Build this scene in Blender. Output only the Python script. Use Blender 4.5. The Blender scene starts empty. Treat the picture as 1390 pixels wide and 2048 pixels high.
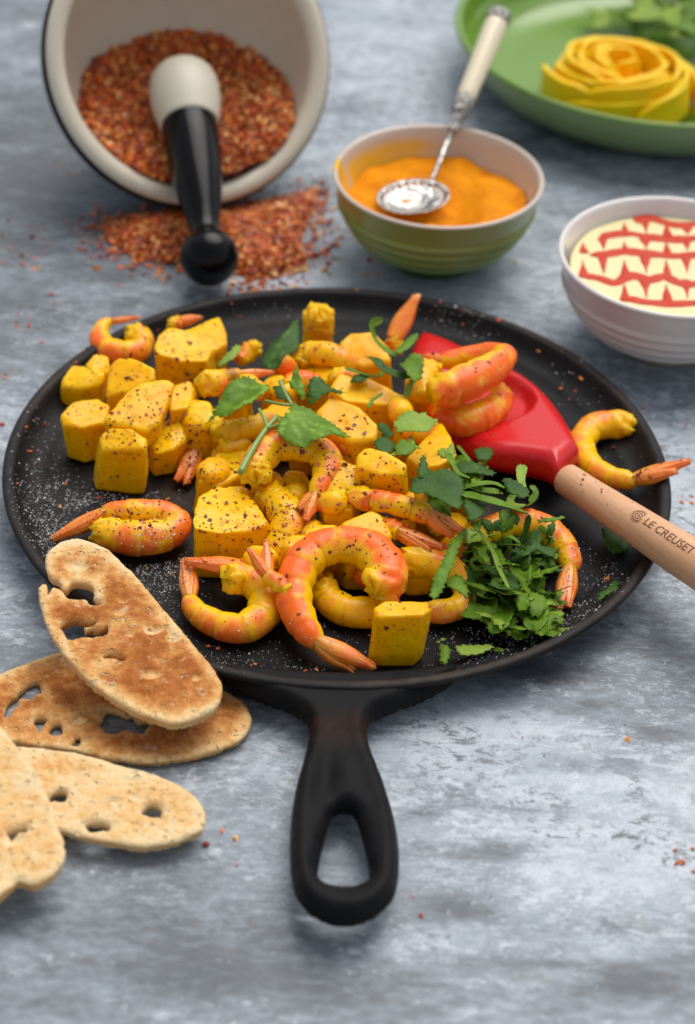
import bpy, bmesh, math, random
import numpy as np
from mathutils import Vector, Matrix, noise
from mathutils.bvhtree import BVHTree
from mathutils.geometry import delaunay_2d_cdt
S = 0.01                      # everything below is laid out in centimetres and stored in metres
random.seed(7); rng = np.random.default_rng(7)
sc = bpy.context.scene; COL = sc.collection

# ---------------------------------------------------------------- camera
F, PITCH, ROLL = 4397.3, 0.6576, 0.0483
CAM = np.array([0.476, -71.79, 54.68])
fw = np.array([0, math.cos(PITCH), -math.sin(PITCH)]); r0 = np.array([1, 0, 0.]); u0 = np.cross(r0, fw)
r2 = r0*math.cos(ROLL)+u0*math.sin(ROLL); u2 = -r0*math.sin(ROLL)+u0*math.cos(ROLL)
def ray(x, y):
    d = fw*F + r2*(x-695) + u2*(1024-y)
    return d/np.linalg.norm(d)
def un(x, y, z=0.0):
    """point of the place at height z seen in direction x, y of the 1390 x 2048 photograph"""
    d = ray(x, y); return CAM + d*((z-CAM[2])/d[2])
def pr(P):
    d = np.asarray(P, float)-CAM; z = d@fw
    return np.stack([695+F*(d@r2)/z, 1024-F*(d@u2)/z], -1)
cd = bpy.data.cameras.new('camera'); cam = bpy.data.objects.new('camera', cd); COL.objects.link(cam)
cd.sensor_fit = 'VERTICAL'; cd.sensor_height = 36; cd.sensor_width = 36*1390/2048; cd.lens = F/2048*36
cd.clip_start = 0.02; cd.clip_end = 100
cam.matrix_world = Matrix([[r2[0], u2[0], -fw[0], CAM[0]*S], [r2[1], u2[1], -fw[1], CAM[1]*S], [r2[2], u2[2], -fw[2], CAM[2]*S], [0, 0, 0, 1]])
cd.dof.use_dof = True
cd.dof.focus_distance = float((un(600, 1130, 2.2)-CAM)@fw)*S
cd.dof.aperture_fstop = 7.8
sc.camera = cam
sc.render.resolution_x = 695; sc.render.resolution_y = 1024

# ---------------------------------------------------------------- light
SUN_EL, SUN_AZ = math.radians(62), math.radians(24)     # azimuth measured from +Y (away from the camera) towards +X
w = bpy.data.worlds.new('World'); sc.world = w; w.use_nodes = True
sky = w.node_tree.nodes.new('ShaderNodeTexSky'); sky.sky_type = 'NISHITA'; sky.sun_disc = False
sky.sun_elevation = SUN_EL; sky.sun_rotation = SUN_AZ
sky.air_density = 1.0; sky.dust_density = 3.0; sky.ozone_density = 1.0
bg = w.node_tree.nodes['Background']; bg.inputs[1].default_value = 0.105
hs = w.node_tree.nodes.new('ShaderNodeHueSaturation'); hs.inputs['Saturation'].default_value = .28     # thin high cloud takes most of the blue out
w.node_tree.links.new(sky.outputs[0], hs.inputs['Color']); w.node_tree.links.new(hs.outputs[0], bg.inputs[0])
sd = bpy.data.lights.new('sun', 'SUN'); sun = bpy.data.objects.new('sun', sd); COL.objects.link(sun)
sd.energy = 1.5; sd.angle = math.radians(50); sd.color = (1.0, 0.95, 0.88)
tosun = Vector((math.sin(SUN_AZ)*math.cos(SUN_EL), math.cos(SUN_AZ)*math.cos(SUN_EL), math.sin(SUN_EL)))
sun.rotation_euler = tosun.to_track_quat('Z', 'Y').to_euler(); sun.location = (0.5, 1.0, 2.0)
sc.view_settings.view_transform = 'Standard'; sc.view_settings.look = 'None'
sc.view_settings.gamma = 1; sc.view_settings.exposure = 0.45

# ---------------------------------------------------------------- helpers
WL = {}                                                   # world origin (cm) of every object
def thing(name, label, cat, loc, group=None):
    o = bpy.data.objects.new(name, None); COL.objects.link(o)
    loc = np.array(loc, float); o.location = loc*S; o.empty_display_size = 0.01
    o['label'] = label; o['category'] = cat
    if group: o['group'] = group
    WL[o.name] = loc; return o
def tag(o, label=None, cat=None, group=None, kind=None):
    for k, v in (('label', label), ('category', cat), ('group', group), ('kind', kind)):
        if v: o[k] = v
    return o
def mk(name, V, Fc, mat, parent=None, origin=None, smooth=True, attrs=None, fmat=None, cattr=None):
    """one mesh object from world-space centimetres"""
    V = np.asarray(V, float)
    if parent is not None: org = WL[parent.name]
    else:
        org = np.array(origin, float) if origin is not None else np.array([V[:, 0].mean(), V[:, 1].mean(), V[:, 2].min()])
    me = bpy.data.meshes.new(name)
    Fc = Fc.tolist() if isinstance(Fc, np.ndarray) else [list(map(int, f)) for f in Fc]
    me.from_pydata(((V-org)*S).tolist(), [], Fc)
    for m in (mat if isinstance(mat, (list, tuple)) else [mat]): me.materials.append(m)
    if fmat is not None: me.polygons.foreach_set('material_index', np.asarray(fmat, dtype=np.int32))
    me.polygons.foreach_set('use_smooth', np.full(len(me.polygons), bool(smooth)))
    for k, a in (attrs or {}).items():
        at = me.attributes.new(k, 'FLOAT', 'POINT'); at.data.foreach_set('value', np.asarray(a, dtype=np.float32))
    for k, a in (cattr or {}).items():
        at = me.attributes.new(k, 'FLOAT_COLOR', 'POINT')
        a = np.concatenate([np.asarray(a, float), np.ones((len(a), 1))], 1).astype(np.float32)
        at.data.foreach_set('color', a.ravel())
    me.validate(); me.update()
    o = bpy.data.objects.new(name, me); COL.objects.link(o)
    if parent is not None: o.parent = parent; WL[o.name] = org
    else: o.location = org*S; WL[o.name] = org
    return o
def fn(v, s=1.0, seed=0.0):
    return noise.noise(Vector((v[0]*s+seed, v[1]*s-seed*.7, v[2]*s+seed*.3)))
def displace(V, N, amp, s, seed):
    return np.array([v+n*amp*fn(v, s, seed) for v, n in zip(V, N)])
def vnormals(V, Fc):
    N = np.zeros_like(V)
    for f in Fc:
        a, b, c = V[f[0]], V[f[1]], V[f[2]]; n = np.cross(b-a, c-a)
        for i in f: N[i] += n
    return N/(np.linalg.norm(N, axis=1, keepdims=True)+1e-9)
def frame(d):
    d = np.array(d, float); d /= np.linalg.norm(d)
    a = np.cross(d, [0, 0, 1.]) if abs(d[2]) < .95 else np.cross(d, [1., 0, 0]); a /= np.linalg.norm(a)
    return a, np.cross(d, a), d
def lathe(prof, C=(0, 0, 0), axis=(0, 0, 1), n=72, ang0=0):
    """prof: (radius, height along axis); returns verts and faces; radius 0 at an end closes it"""
    a, b, d = frame(axis) if tuple(axis) != (0, 0, 1) else (np.array([1., 0, 0]), np.array([0, 1., 0]), np.array([0, 0, 1.]))
    V = []; rows = []; C = np.array(C, float)
    for r, h in prof:
        if r < 1e-6: rows.append([len(V)]); V.append(C+d*h)
        else:
            rows.append(list(range(len(V), len(V)+n)))
            for k in range(n):
                t = 2*math.pi*k/n+ang0; V.append(C+d*h+(a*math.cos(t)+b*math.sin(t))*r)
    Fc = []
    for A, B in zip(rows, rows[1:]):
        for k in range(n):
            k2 = (k+1) % n
            if len(A) == 1 and len(B) == 1: continue
            if len(A) == 1: Fc.append((A[0], B[k2], B[k]))
            elif len(B) == 1: Fc.append((A[k], A[k2], B[0]))
            else: Fc.append((A[k], A[k2], B[k2], B[k]))
    return np.array(V), Fc
def catmull(P, n):
    P = np.asarray(P, float); Q = np.vstack([2*P[0]-P[1], P, 2*P[-1]-P[-2]])
    L = np.r_[0, np.cumsum(np.linalg.norm(np.diff(P[:, :3], axis=0), axis=1)+1e-9)]; out = []
    for s in np.linspace(0, L[-1], n):
        i = min(max(np.searchsorted(L, s, 'right')-1, 0), len(P)-2); t = (s-L[i])/(L[i+1]-L[i])
        a, b, c, d = Q[i], Q[i+1], Q[i+2], Q[i+3]
        out.append(.5*((2*b)+(c-a)*t+(2*a-5*b+4*c-d)*t*t+(3*b-a-3*c+d)*t**3))
    return np.array(out)
def smoothpoly(P, sp):
    """closed catmull outline resampled at spacing sp"""
    P = np.asarray(P, float); n = len(P); out = []
    for i in range(n):
        a, b, c, d = P[(i-1) % n], P[i], P[(i+1) % n], P[(i+2) % n]
        m = max(1, int(np.linalg.norm(c-b)/sp+.5))
        for k in range(m):
            t = k/m; out.append(.5*((2*b)+(c-a)*t+(2*a-5*b+4*c-d)*t*t+(3*b-a-3*c+d)*t**3))
    return np.array(out)
def densify(P, sp):
    P = np.asarray(P, float); out = []
    for i in range(len(P)):
        b, c = P[i], P[(i+1) % len(P)]; m = max(1, int(np.linalg.norm(c-b)/sp+.5))
        for k in range(m): out.append(b+(c-b)*k/m)
    return np.array(out)
def inside(Q, P):
    Q = np.atleast_2d(Q); r = np.zeros(len(Q), bool); x, y = Q[:, 0], Q[:, 1]; j = len(P)-1
    for i in range(len(P)):
        xi, yi = P[i]; xj, yj = P[j]
        c = ((yi > y) != (yj > y)) & (x < (xj-xi)*(y-yi)/((yj-yi)+1e-12)+xi)
        r ^= c; j = i
    return r
def segdist(Q, loops):
    D = np.full(len(Q), 1e9)
    for P in loops:
        A = P; B = np.roll(P, -1, 0); AB = B-A; L = (AB**2).sum(1)+1e-12
        for a, ab, l in zip(A, AB, L):
            t = np.clip(((Q-a)@ab)/l, 0, 1); D = np.minimum(D, np.linalg.norm(Q-a-t[:, None]*ab, axis=1))
    return D
def sheet(outl, holes=(), sp=.3):
    """triangulated flat sheet with holes; returns points, triangles, rim edges, distance to rim"""
    loops = [np.asarray(outl)]+[np.asarray(h) for h in holes]
    pts = []; E = []
    for L in loops:
        b = len(pts); pts += [tuple(p) for p in L]; E += [(b+i, b+(i+1) % len(L)) for i in range(len(L))]
    lo, hi = loops[0].min(0), loops[0].max(0)
    gx, gy = np.meshgrid(np.arange(lo[0], hi[0], sp), np.arange(lo[1], hi[1], sp*.87))
    gx = gx+(np.arange(gx.shape[0]) % 2)[:, None]*sp*.5
    G = np.stack([gx.ravel(), gy.ravel()], 1); G += rng.uniform(-.12, .12, G.shape)*sp
    m = inside(G, loops[0])
    for h in loops[1:]: m &= ~inside(G, h)
    G = G[m]
    if len(G): G = G[segdist(G, loops) > sp*.45]
    pts += [tuple(p) for p in G]
    vs, es, fs, ov, oe, of = delaunay_2d_cdt([Vector(p) for p in pts], E, [], 0, 1e-6)
    P = np.array([tuple(v) for v in vs]); T = np.array([tuple(f) for f in fs if len(f) == 3])
    c = P[T].mean(1); m = inside(c, loops[0])
    for h in loops[1:]: m &= ~inside(c, h)
    T = T[m]
    a = np.cross(P[T[:, 1]]-P[T[:, 0]], P[T[:, 2]]-P[T[:, 0]]); T[a < 0] = T[a < 0][:, ::-1]
    T = T[np.abs(a) > 1e-9]
    used = np.unique(T); mp = -np.ones(len(P), int); mp[used] = np.arange(len(used)); P = P[used]; T = mp[T]
    ec = {}
    for t in T:
        for i in range(3): ec[(t[i], t[(i+1) % 3])] = 1
    B = [e for e in ec if (e[1], e[0]) not in ec]
    return P, T, B, segdist(P, loops)
def solid(P3t, P3b, T, B):
    n = len(P3t); V = np.vstack([P3t, P3b]); Fc = [tuple(t) for t in T]+[tuple(t[::-1]+n) for t in T]
    Fc += [(b, a, a+n, b+n) for a, b in B]
    return V, Fc
def rnd(d, r): return np.sqrt(np.clip(1-(1-np.clip(d/r, 0, 1))**2, 0, 1))

# ---------------------------------------------------------------- material helpers
def nd(nt, typ, ins=None, **props):
    n = nt.nodes.new(typ)
    for k, v in props.items(): setattr(n, k, v)
    for k, v in (ins or {}).items():
        if isinstance(v, bpy.types.NodeSocket): nt.links.new(v, n.inputs[k])
        else: n.inputs[k].default_value = v
    return n
def C4(c): return (c[0], c[1], c[2], 1)
def ramp(nt, fac, stops, interp='LINEAR'):
    n = nt.nodes.new('ShaderNodeValToRGB'); n.color_ramp.interpolation = interp
    el = n.color_ramp.elements
    while len(el) < len(stops): el.new(.5)
    for e, (p, c) in zip(el, stops): e.position = p; e.color = C4(c) if hasattr(c, '__len__') else (c, c, c, 1)
    nt.links.new(fac, n.inputs[0]); return n.outputs[0]
def newmat(name):
    m = bpy.data.materials.new(name); m.use_nodes = True; nt = m.node_tree
    return m, nt, nt.nodes['Principled BSDF']
def coords(nt, scale=(1, 1, 1), rand=True):
    tc = nt.nodes.new('ShaderNodeTexCoord'); v = tc.outputs['Object']
    if rand:
        oi = nt.nodes.new('ShaderNodeObjectInfo')
        v = nd(nt, 'ShaderNodeVectorMath', {0: v, 1: nd(nt, 'ShaderNodeVectorMath', {0: oi.outputs['Random'], 1: (3., 5., 7.)}, operation='MULTIPLY').outputs[0]}, operation='ADD').outputs[0]
    return nd(nt, 'ShaderNodeMapping', {'Vector': v, 'Scale': tuple(100*s for s in scale)}).outputs[0]
def nz(nt, vec, scale, detail=4, rough=.55, dist=0, out='Fac'):
    return nd(nt, 'ShaderNodeTexNoise', {'Vector': vec, 'Scale': scale, 'Detail': detail, 'Roughness': rough, 'Distortion': dist}).outputs[out]
def mix(nt, f, a, b, bt='MIX'):
    n = nt.nodes.new('ShaderNodeMix'); n.data_type = 'RGBA'; n.blend_type = bt
    for i, v in ((0, f), (6, a), (7, b)):
        if isinstance(v, bpy.types.NodeSocket): nt.links.new(v, n.inputs[i])
        elif i == 0: n.inputs[0].default_value = v
        else: n.inputs[i].default_value = C4(v)
    return n.outputs[2]
def mt(nt, op, a, b=0.0, clamp=False, *_):
    n = nd(nt, 'ShaderNodeMath', {0: a, 1: b}, operation=op); n.use_clamp = clamp; return n.outputs[0]
def bump(nt, b, h, strength=.3, dist=.001):
    n = nd(nt, 'ShaderNodeBump', {'Height': h, 'Strength': strength, 'Distance': dist}); nt.links.new(n.outputs[0], b.inputs['Normal'])
def setb(nt, b, **k):
    for kk, v in k.items():
        s = b.inputs[kk.replace('_', ' ')]
        if isinstance(v, bpy.types.NodeSocket): nt.links.new(v, s)
        elif hasattr(v, '__len__') and len(v) == 3 and s.type == 'RGBA': s.default_value = C4(v)
        else: s.default_value = v
def attr(nt, name, out='Fac'):
    n = nt.nodes.new('ShaderNodeAttribute'); n.attribute_name = name; return n.outputs[out]
def plain(name, col, rough=.4, metal=0., coat=0., var=.08, sc_=2., bs=0., bsc=8., sss=0.):
    m, nt, b = newmat(name); v = coords(nt)
    n = nz(nt, v, sc_, 5)
    c = mix(nt, n, tuple(x*(1-var) for x in col), tuple(min(1, x*(1+var)) for x in col))
    setb(nt, b, Base_Color=c, Roughness=mt(nt, 'MULTIPLY_ADD', n, .12), Metallic=metal, Coat_Weight=coat, Coat_Roughness=.06)
    rn = b.inputs['Roughness'].links[0].from_node; rn.inputs[2].default_value = rough-.06
    if bs: bump(nt, b, nz(nt, v, bsc, 6), bs, .0006)
    if sss: setb(nt, b, Subsurface_Weight=sss, Subsurface_Radius=(.004, .002, .001), Subsurface_Scale=1.0)
    return m

# ================================================================ the tabletop
def table():
    m, nt, b = newmat('weathered_zinc')
    v = coords(nt, rand=False)
    vs = nd(nt, 'ShaderNodeMapping', {'Vector': v, 'Scale': (.5, 1.0, 1)}).outputs[0]
    pat = attr(nt, 'patina')
    n1 = nz(nt, vs, .16, 8, .62, .6); n2 = nz(nt, vs, .9, 9, .68, .4); n3 = nz(nt, vs, 3.2, 8, .7); n4 = nz(nt, v, 9., 4, .6)
    vb = nd(nt, 'ShaderNodeMapping', {'Vector': v, 'Scale': (.6, 1.0, 1)}).outputs[0]
    nb = nz(nt, vb, .42, 6, .6, 1.2); nc = nz(nt, vb, 1.9, 8, .72, .8)
    s = mt(nt, 'ADD', mt(nt, 'ADD', mt(nt, 'MULTIPLY', n1, .5), mt(nt, 'MULTIPLY', n2, .38)), mt(nt, 'MULTIPLY', nb, .42))
    s = mt(nt, 'ADD', s, mt(nt, 'MULTIPLY', n3, .45))
    s = mt(nt, 'ADD', mt(nt, 'SUBTRACT', s, .35), pat)
    base = ramp(nt, s, [(.16, (.058, .068, .078)), (.36, (.11, .127, .146)), (.48, (.2, .235, .272)), (.6, (.32, .37, .43)), (.8, (.48, .545, .62))])
    chalk = ramp(nt, mt(nt, 'ADD', mt(nt, 'ADD', mt(nt, 'MULTIPLY', nc, 1.1), mt(nt, 'MULTIPLY', nb, .6)), mt(nt, 'MULTIPLY', pat, .5)), [(.92, 0.), (1.0, 1.)])
    base = mix(nt, mt(nt, 'MULTIPLY', chalk, .75), base, (.54, .585, .64))
    st = ramp(nt, nz(nt, nd(nt, 'ShaderNodeMapping', {'Vector': v, 'Location': (31, 7, 0)}).outputs[0], .22, 5, .6), [(.58, 0.), (.72, 1.)])
    base = mix(nt, mt(nt, 'MULTIPLY', mt(nt, 'MULTIPLY', st, attr(nt, 'cream')), .6), base, (.5, .45, .33))
    sp = ramp(nt, nd(nt, 'ShaderNodeTexVoronoi', {'Vector': v, 'Scale': .8, 'Randomness': 1.}).outputs['Distance'], [(.04, 1.), (.075, 0.)])
    sp2 = ramp(nt, nz(nt, v, .5, 2), [(.5, 0.), (.6, 1.)])
    base = mix(nt, mt(nt, 'MULTIPLY', mt(nt, 'MULTIPLY', sp, sp2), .7), base, (.06, .06, .065))
    base = mix(nt, mt(nt, 'MULTIPLY', ramp(nt, n4, [(.35, 1.), (.5, 0.)]), .22), base, (.12, .13, .145))
    er = mt(nt, 'MULTIPLY', ramp(nt, nz(nt, vb, 2.3, 10, .78, .5), [(.45, 1.), (.485, 0.)]), ramp(nt, nz(nt, vb, .3, 4, .6, .8), [(.42, 0.), (.56, 1.)]))
    loc = mt(nt, 'MULTIPLY_ADD', pat, 2.2, True); loc.node.inputs[2].default_value = .4
    base = mix(nt, mt(nt, 'MULTIPLY', mt(nt, 'MULTIPLY', er, loc), 1.), base, (.13, .15, .17))
    wf = mt(nt, 'MULTIPLY', ramp(nt, nz(nt, vb, 3.1, 10, .8, .3), [(.53, 0.), (.56, 1.)]), ramp(nt, nz(nt, vb, .24, 4, .6, .8), [(.44, 0.), (.56, 1.)]))
    base = mix(nt, mt(nt, 'MULTIPLY', mt(nt, 'MULTIPLY', wf, loc), .9), base, (.62, .67, .74))
    sc1 = nz(nt, nd(nt, 'ShaderNodeMapping', {'Vector': v, 'Rotation': (0, 0, .06), 'Scale': (.05, 1, 1)}).outputs[0], 7, 3, .6); sc2 = nz(nt, v, 26, 3, .7)
    base = mix(nt, mt(nt, 'MULTIPLY', ramp(nt, sc1, [(.62, 0.), (.68, 1.)]), .3), base, (.09, .1, .115))
    base = mix(nt, mt(nt, 'MULTIPLY', ramp(nt, sc1, [(.3, 1.), (.36, 0.)]), .3), base, (.6, .65, .72))
    base = mix(nt, .5, base, ramp(nt, sc2, [(.3, .55), (.7, 1.3)]), 'MULTIPLY')
    ro = ramp(nt, n2, [(.3, .38), (.7, .6)])
    setb(nt, b, Base_Color=base, Roughness=ro, Specular_IOR_Level=.4)
    bump(nt, b, mt(nt, 'ADD', mt(nt, 'MULTIPLY', n3, .6), chalk), .25, .0006)
    xs = np.r_[np.linspace(-160, -26, 12)[:-1], np.linspace(-26, 26, 150), np.linspace(26, 160, 12)[1:]]
    ys = np.r_[np.linspace(-160, -36, 12)[:-1], np.linspace(-36, 50, 200), np.linspace(50, 160, 12)[1:]]
    X, Y = np.meshgrid(xs, ys); nx, ny = len(xs), len(ys)
    # light and dark patches of the worn metal: (px, py, rx, ry, amount)
    sp = [(1150, 1560, 300, 170, .2), (1000, 1440, 190, 50, .1), (1280, 1700, 260, 90, .2), (900, 1500, 120, 80, .1), (1050, 1330, 160, 45, -.05), (1280, 1260, 120, 60, -.03),
          (1300, 1470, 110, 30, -.25), (1180, 1410, 120, 22, -.2), (1000, 1700, 90, 16, -.38), (1020, 1625, 120, 9, -.4), (850, 1625, 40, 14, -.3), (940, 1590, 40, 7, -.35), (1150, 1530, 90, 14, -.3), (1240, 1520, 60, 20, -.2), (1080, 1340, 150, 24, -.22), (1150, 1290, 120, 20, -.15), (1250, 900, 150, 130, .22), (1350, 1050, 90, 120, .22), (950, 570, 160, 60, .2),
          (780, 120, 170, 130, .16), (1120, 300, 200, 70, -.02), (560, 560, 100, 28, .3), (300, 520, 220, 120, -.1), (60, 300, 160, 260, -.16), (120, 620, 200, 120, -.04), (30, 900, 80, 140, .04),
          (40, 1200, 90, 100, .02), (700, 1960, 900, 70, -.1), (420, 1850, 260, 120, -.12), (450, 1600, 160, 160, .02), (300, 1990, 400, 60, -.05), (1150, 1940, 200, 35, .1), (850, 1880, 120, 40, .16), (920, 1815, 70, 24, -.22), (1230, 1850, 60, 14, -.25),
          (1090, 1930, 170, 14, -.18), (560, 1540, 100, 60, .06), (1340, 330, 120, 60, .1), (800, 330, 300, 90, .04), (1180, 560, 100, 80, .12), (1250, 1965, 110, 24, -.3), (1240, 1840, 160, 60, .1)]
    Z = np.zeros_like(X); CR = np.zeros_like(X)
    PX = pr(np.stack([X, Y, X*0], -1).reshape(-1, 3)).reshape(ny, nx, 2)
    for px, py, rx, ry, a in sp:
        c = un(px, py); ex = abs(un(px+rx, py)[0]-c[0]); ey = abs(un(px, py-ry)[1]-c[1])
        Z += a*np.exp(-((X-c[0])/ex)**2-((Y-c[1])/ey)**2)
    for px, py, rx, ry, a in [(1240, 850, 160, 140, .9), (930, 590, 160, 60, .6), (1300, 1830, 90, 60, .7), (1200, 1270, 100, 60, .5), (1350, 1080, 80, 80, .8), (1180, 1990, 200, 30, .6), (60, 760, 120, 120, .25)]:
        c = un(px, py); ex = abs(un(px+rx, py)[0]-c[0]); ey = abs(un(px, py-ry)[1]-c[1])
        CR += a*np.exp(-((X-c[0])/ex)**2-((Y-c[1])/ey)**2)
    V = [(x, y, 0) for x, y in zip(X.ravel(), Y.ravel())]
    Fc = [(j*nx+i, j*nx+i+1, (j+1)*nx+i+1, (j+1)*nx+i) for j in range(ny-1) for i in range(nx-1)]
    n = len(V); V += [(-160, -160, -3), (160, -160, -3), (160, 160, -3), (-160, 160, -3)]
    c = [0, nx-1, ny*nx-1, (ny-1)*nx]
    e = [[j for j in range(nx)], [j*nx+nx-1 for j in range(ny)], [(ny-1)*nx+j for j in range(nx)][::-1], [j*nx for j in range(ny)][::-1]]
    for k in range(4): Fc.append([n+k]+[n+(k+1) % 4]+e[k][::-1])
    Fc.append((n+3, n+2, n+1, n))
    o = mk('tabletop', V, Fc, m, origin=(0, 0, 0), attrs={'patina': np.r_[Z.ravel(), np.zeros(4)], 'cream': np.r_[CR.ravel(), np.zeros(4)]})
    tag(o, 'weathered grey zinc tabletop with chalky white patches', kind='structure')
table()

# ================================================================ the griddle pan
FL = 0.6                                                  # height of the cooking surface
def iron(name, rust, spec=.13):
    m, nt, b = newmat(name); v = coords(nt, rand=False)
    n = nz(nt, v, 1.2, 6, .6); n2 = nz(nt, v, 22, 3, .6)
    c = mix(nt, ramp(nt, n, [(.35, 0.), (.65, 1.)]), (.0055, .0056, .0063), (.0105, .0108, .0122))
    c = mix(nt, mt(nt, 'MULTIPLY', attr(nt, 'wear'), ramp(nt, mt(nt, 'ADD', mt(nt, 'MULTIPLY', n, .5), mt(nt, 'MULTIPLY', n2, .5)), [(.38, .1), (.62, 1.)])), c, rust)
    setb(nt, b, Base_Color=c, Roughness=ramp(nt, n, [(.3, .4), (.7, .55)]), Specular_IOR_Level=spec)
    if spec > .1: setb(nt, b, Roughness=ramp(nt, nz(nt, v, .33, 6, .6, 1.), [(.38, .26), (.6, .56)]), Specular_IOR_Level=.2)
    if spec > .1:
        ln = nd(nt, 'ShaderNodeVectorMath', {0: v}, operation='LENGTH').outputs['Value']; oil = ramp(nt, mt(nt, 'ADD', mt(nt, 'DIVIDE', ln, 10.), mt(nt, 'MULTIPLY', nz(nt, v, .45, 5, .6, .5), .9)), [(.0, 0.)]+[(x_, y_) for x_, y_ in ()]+[(1.0, 0.)]) if False else mt(nt, 'SUBTRACT', 1.75, mt(nt, 'ADD', mt(nt, 'DIVIDE', ln, 9.), mt(nt, 'MULTIPLY', nz(nt, v, .5, 5, .6, .5), 1.6)), )
        oil = ramp(nt, oil, [(.1, 0.), (.2, 1.)])
        setb(nt, b, Base_Color=mix(nt, mt(nt, 'MULTIPLY', oil, .7), c, (.028, .016, .005)), Roughness=mix(nt, oil, (.42, .42, .42), (.09, .09, .09)), Specular_IOR_Level=.17)
    bump(nt, b, n2, .5, .0005)
    return m
def pan():
    t = thing('griddle_pan', 'round flat black cast iron griddle pan holding the prawns and mango', 'pan', (0, 0, 0))
    R = 13.5
    prof = [(0, .02), (9.2, .02), (10.6, .03), (11.6, .25), (12.35, .7), (12.95, 1.15), (13.3, 1.38), (13.47, 1.5), (13.5, 1.6), (13.46, 1.68), (13.35, 1.72), (13.2, 1.72), (13.08, 1.68), (13.0, 1.58), (12.9, 1.4),
            (12.72, 1.18), (12.5, 1.02), (12.3, .93), (12.15, .9), (12.0, .86), (11.85, .76), (11.6, .66), (11.3, .615), (11.0, FL), (6, FL), (0, FL)]
    V, Fc = lathe(prof, n=200)
    Rr = np.hypot(V[:, 0], V[:, 1]); az = np.arctan2(V[:, 1], V[:, 0])
    V[:, 2] += np.where(Rr > 12.8, .02*np.array([fn(v, .35, 3) for v in V]), 0)
    wear = np.clip(1-np.abs(Rr-13.25)/.3, 0, 1)*(V[:, 2] > 1.45)*np.clip(.45+.55*np.array([fn(v, .16, 9) for v in V])*2, 0.15, 1)
    wear *= np.where((np.abs(az+.75) < .75), 1.0, .4)
    mk('pan_body', V, Fc, iron('cast_iron', (.12, .078, .052)), t, attrs={'wear': wear})
    # handle: outline read on the plane z = 1.35, rounded, with the hanging slot
    zz = 1.3
    L = [(425, 1325), (455, 1350), (495, 1372), (540, 1390), (575, 1404), (600, 1419), (615, 1436), (618, 1466), (608, 1510), (592, 1570), (582, 1640), (580, 1710), (585, 1765), (600, 1805), (640, 1835), (690, 1845), (740, 1835),
         (780, 1805), (795, 1765), (798, 1700), (788, 1630), (768, 1560), (745, 1500), (735, 1460), (740, 1432), (762, 1415), (800, 1400), (850, 1380), (895, 1355), (925, 1325), (850, 1335), (690, 1345), (520, 1335)]
    H = [(668, 1625), (687, 1615), (706, 1624), (720, 1660), (733, 1715), (738, 1752), (728, 1772), (690, 1783), (648, 1772), (636, 1750), (643, 1705), (656, 1655)]
    # the far end of the handle rises a little
    def zc(x, y): return 1.02+.028*(-13.5-y)
    o2 = smoothpoly([un(x, y+2, zz)[:2] for x, y in L], .22); h2 = smoothpoly([un(x, y, zz)[:2] for x, y in H], .18)
    P, T, B, d = sheet(o2, [h2], .2)
    zt = []; zb = []; wr = []
    do = segdist(P, [o2]); dh = segdist(P, [h2])
    for p, dd, a, b_ in zip(P, d, do, dh):
        near = max(0, min(1, (p[1]+15.5)/2.5))
        th = .58*rnd(dd, .5)
        groove = .28*math.exp(-((p[0]-.18)/.42)**2)*max(0, min(1, (-16.2-p[1])/1.5))*max(0, min(1, (p[1]+19.6)/1.2))
        lip = .12*math.exp(-((a-.35)/.28)**2)
        c = zc(*p)
        top = c+(th-groove*rnd(dd, .6)+lip*rnd(dd, .3))*(1-near)+near*(.36+.24*max(0, min(1, (p[1]+14.8)/1.1)))*rnd(dd, .35)
        zt.append(top); zb.append(c-th*.9*(1-near)-near*.5*rnd(dd, .35))
        wr.append(max(0, 1-abs(p[1]+15.4)/1.35)*.55)
    V, Fc = solid(np.c_[P, zt], np.c_[P, np.minimum(zb, np.array(zt)-.02)], T, B)
    mk('handle', V, Fc, iron('cast_iron_handle', (.07, .02, .006), .09), t, attrs={'wear': np.r_[wr, wr]*.9})
    return t
PAN = pan()

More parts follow.
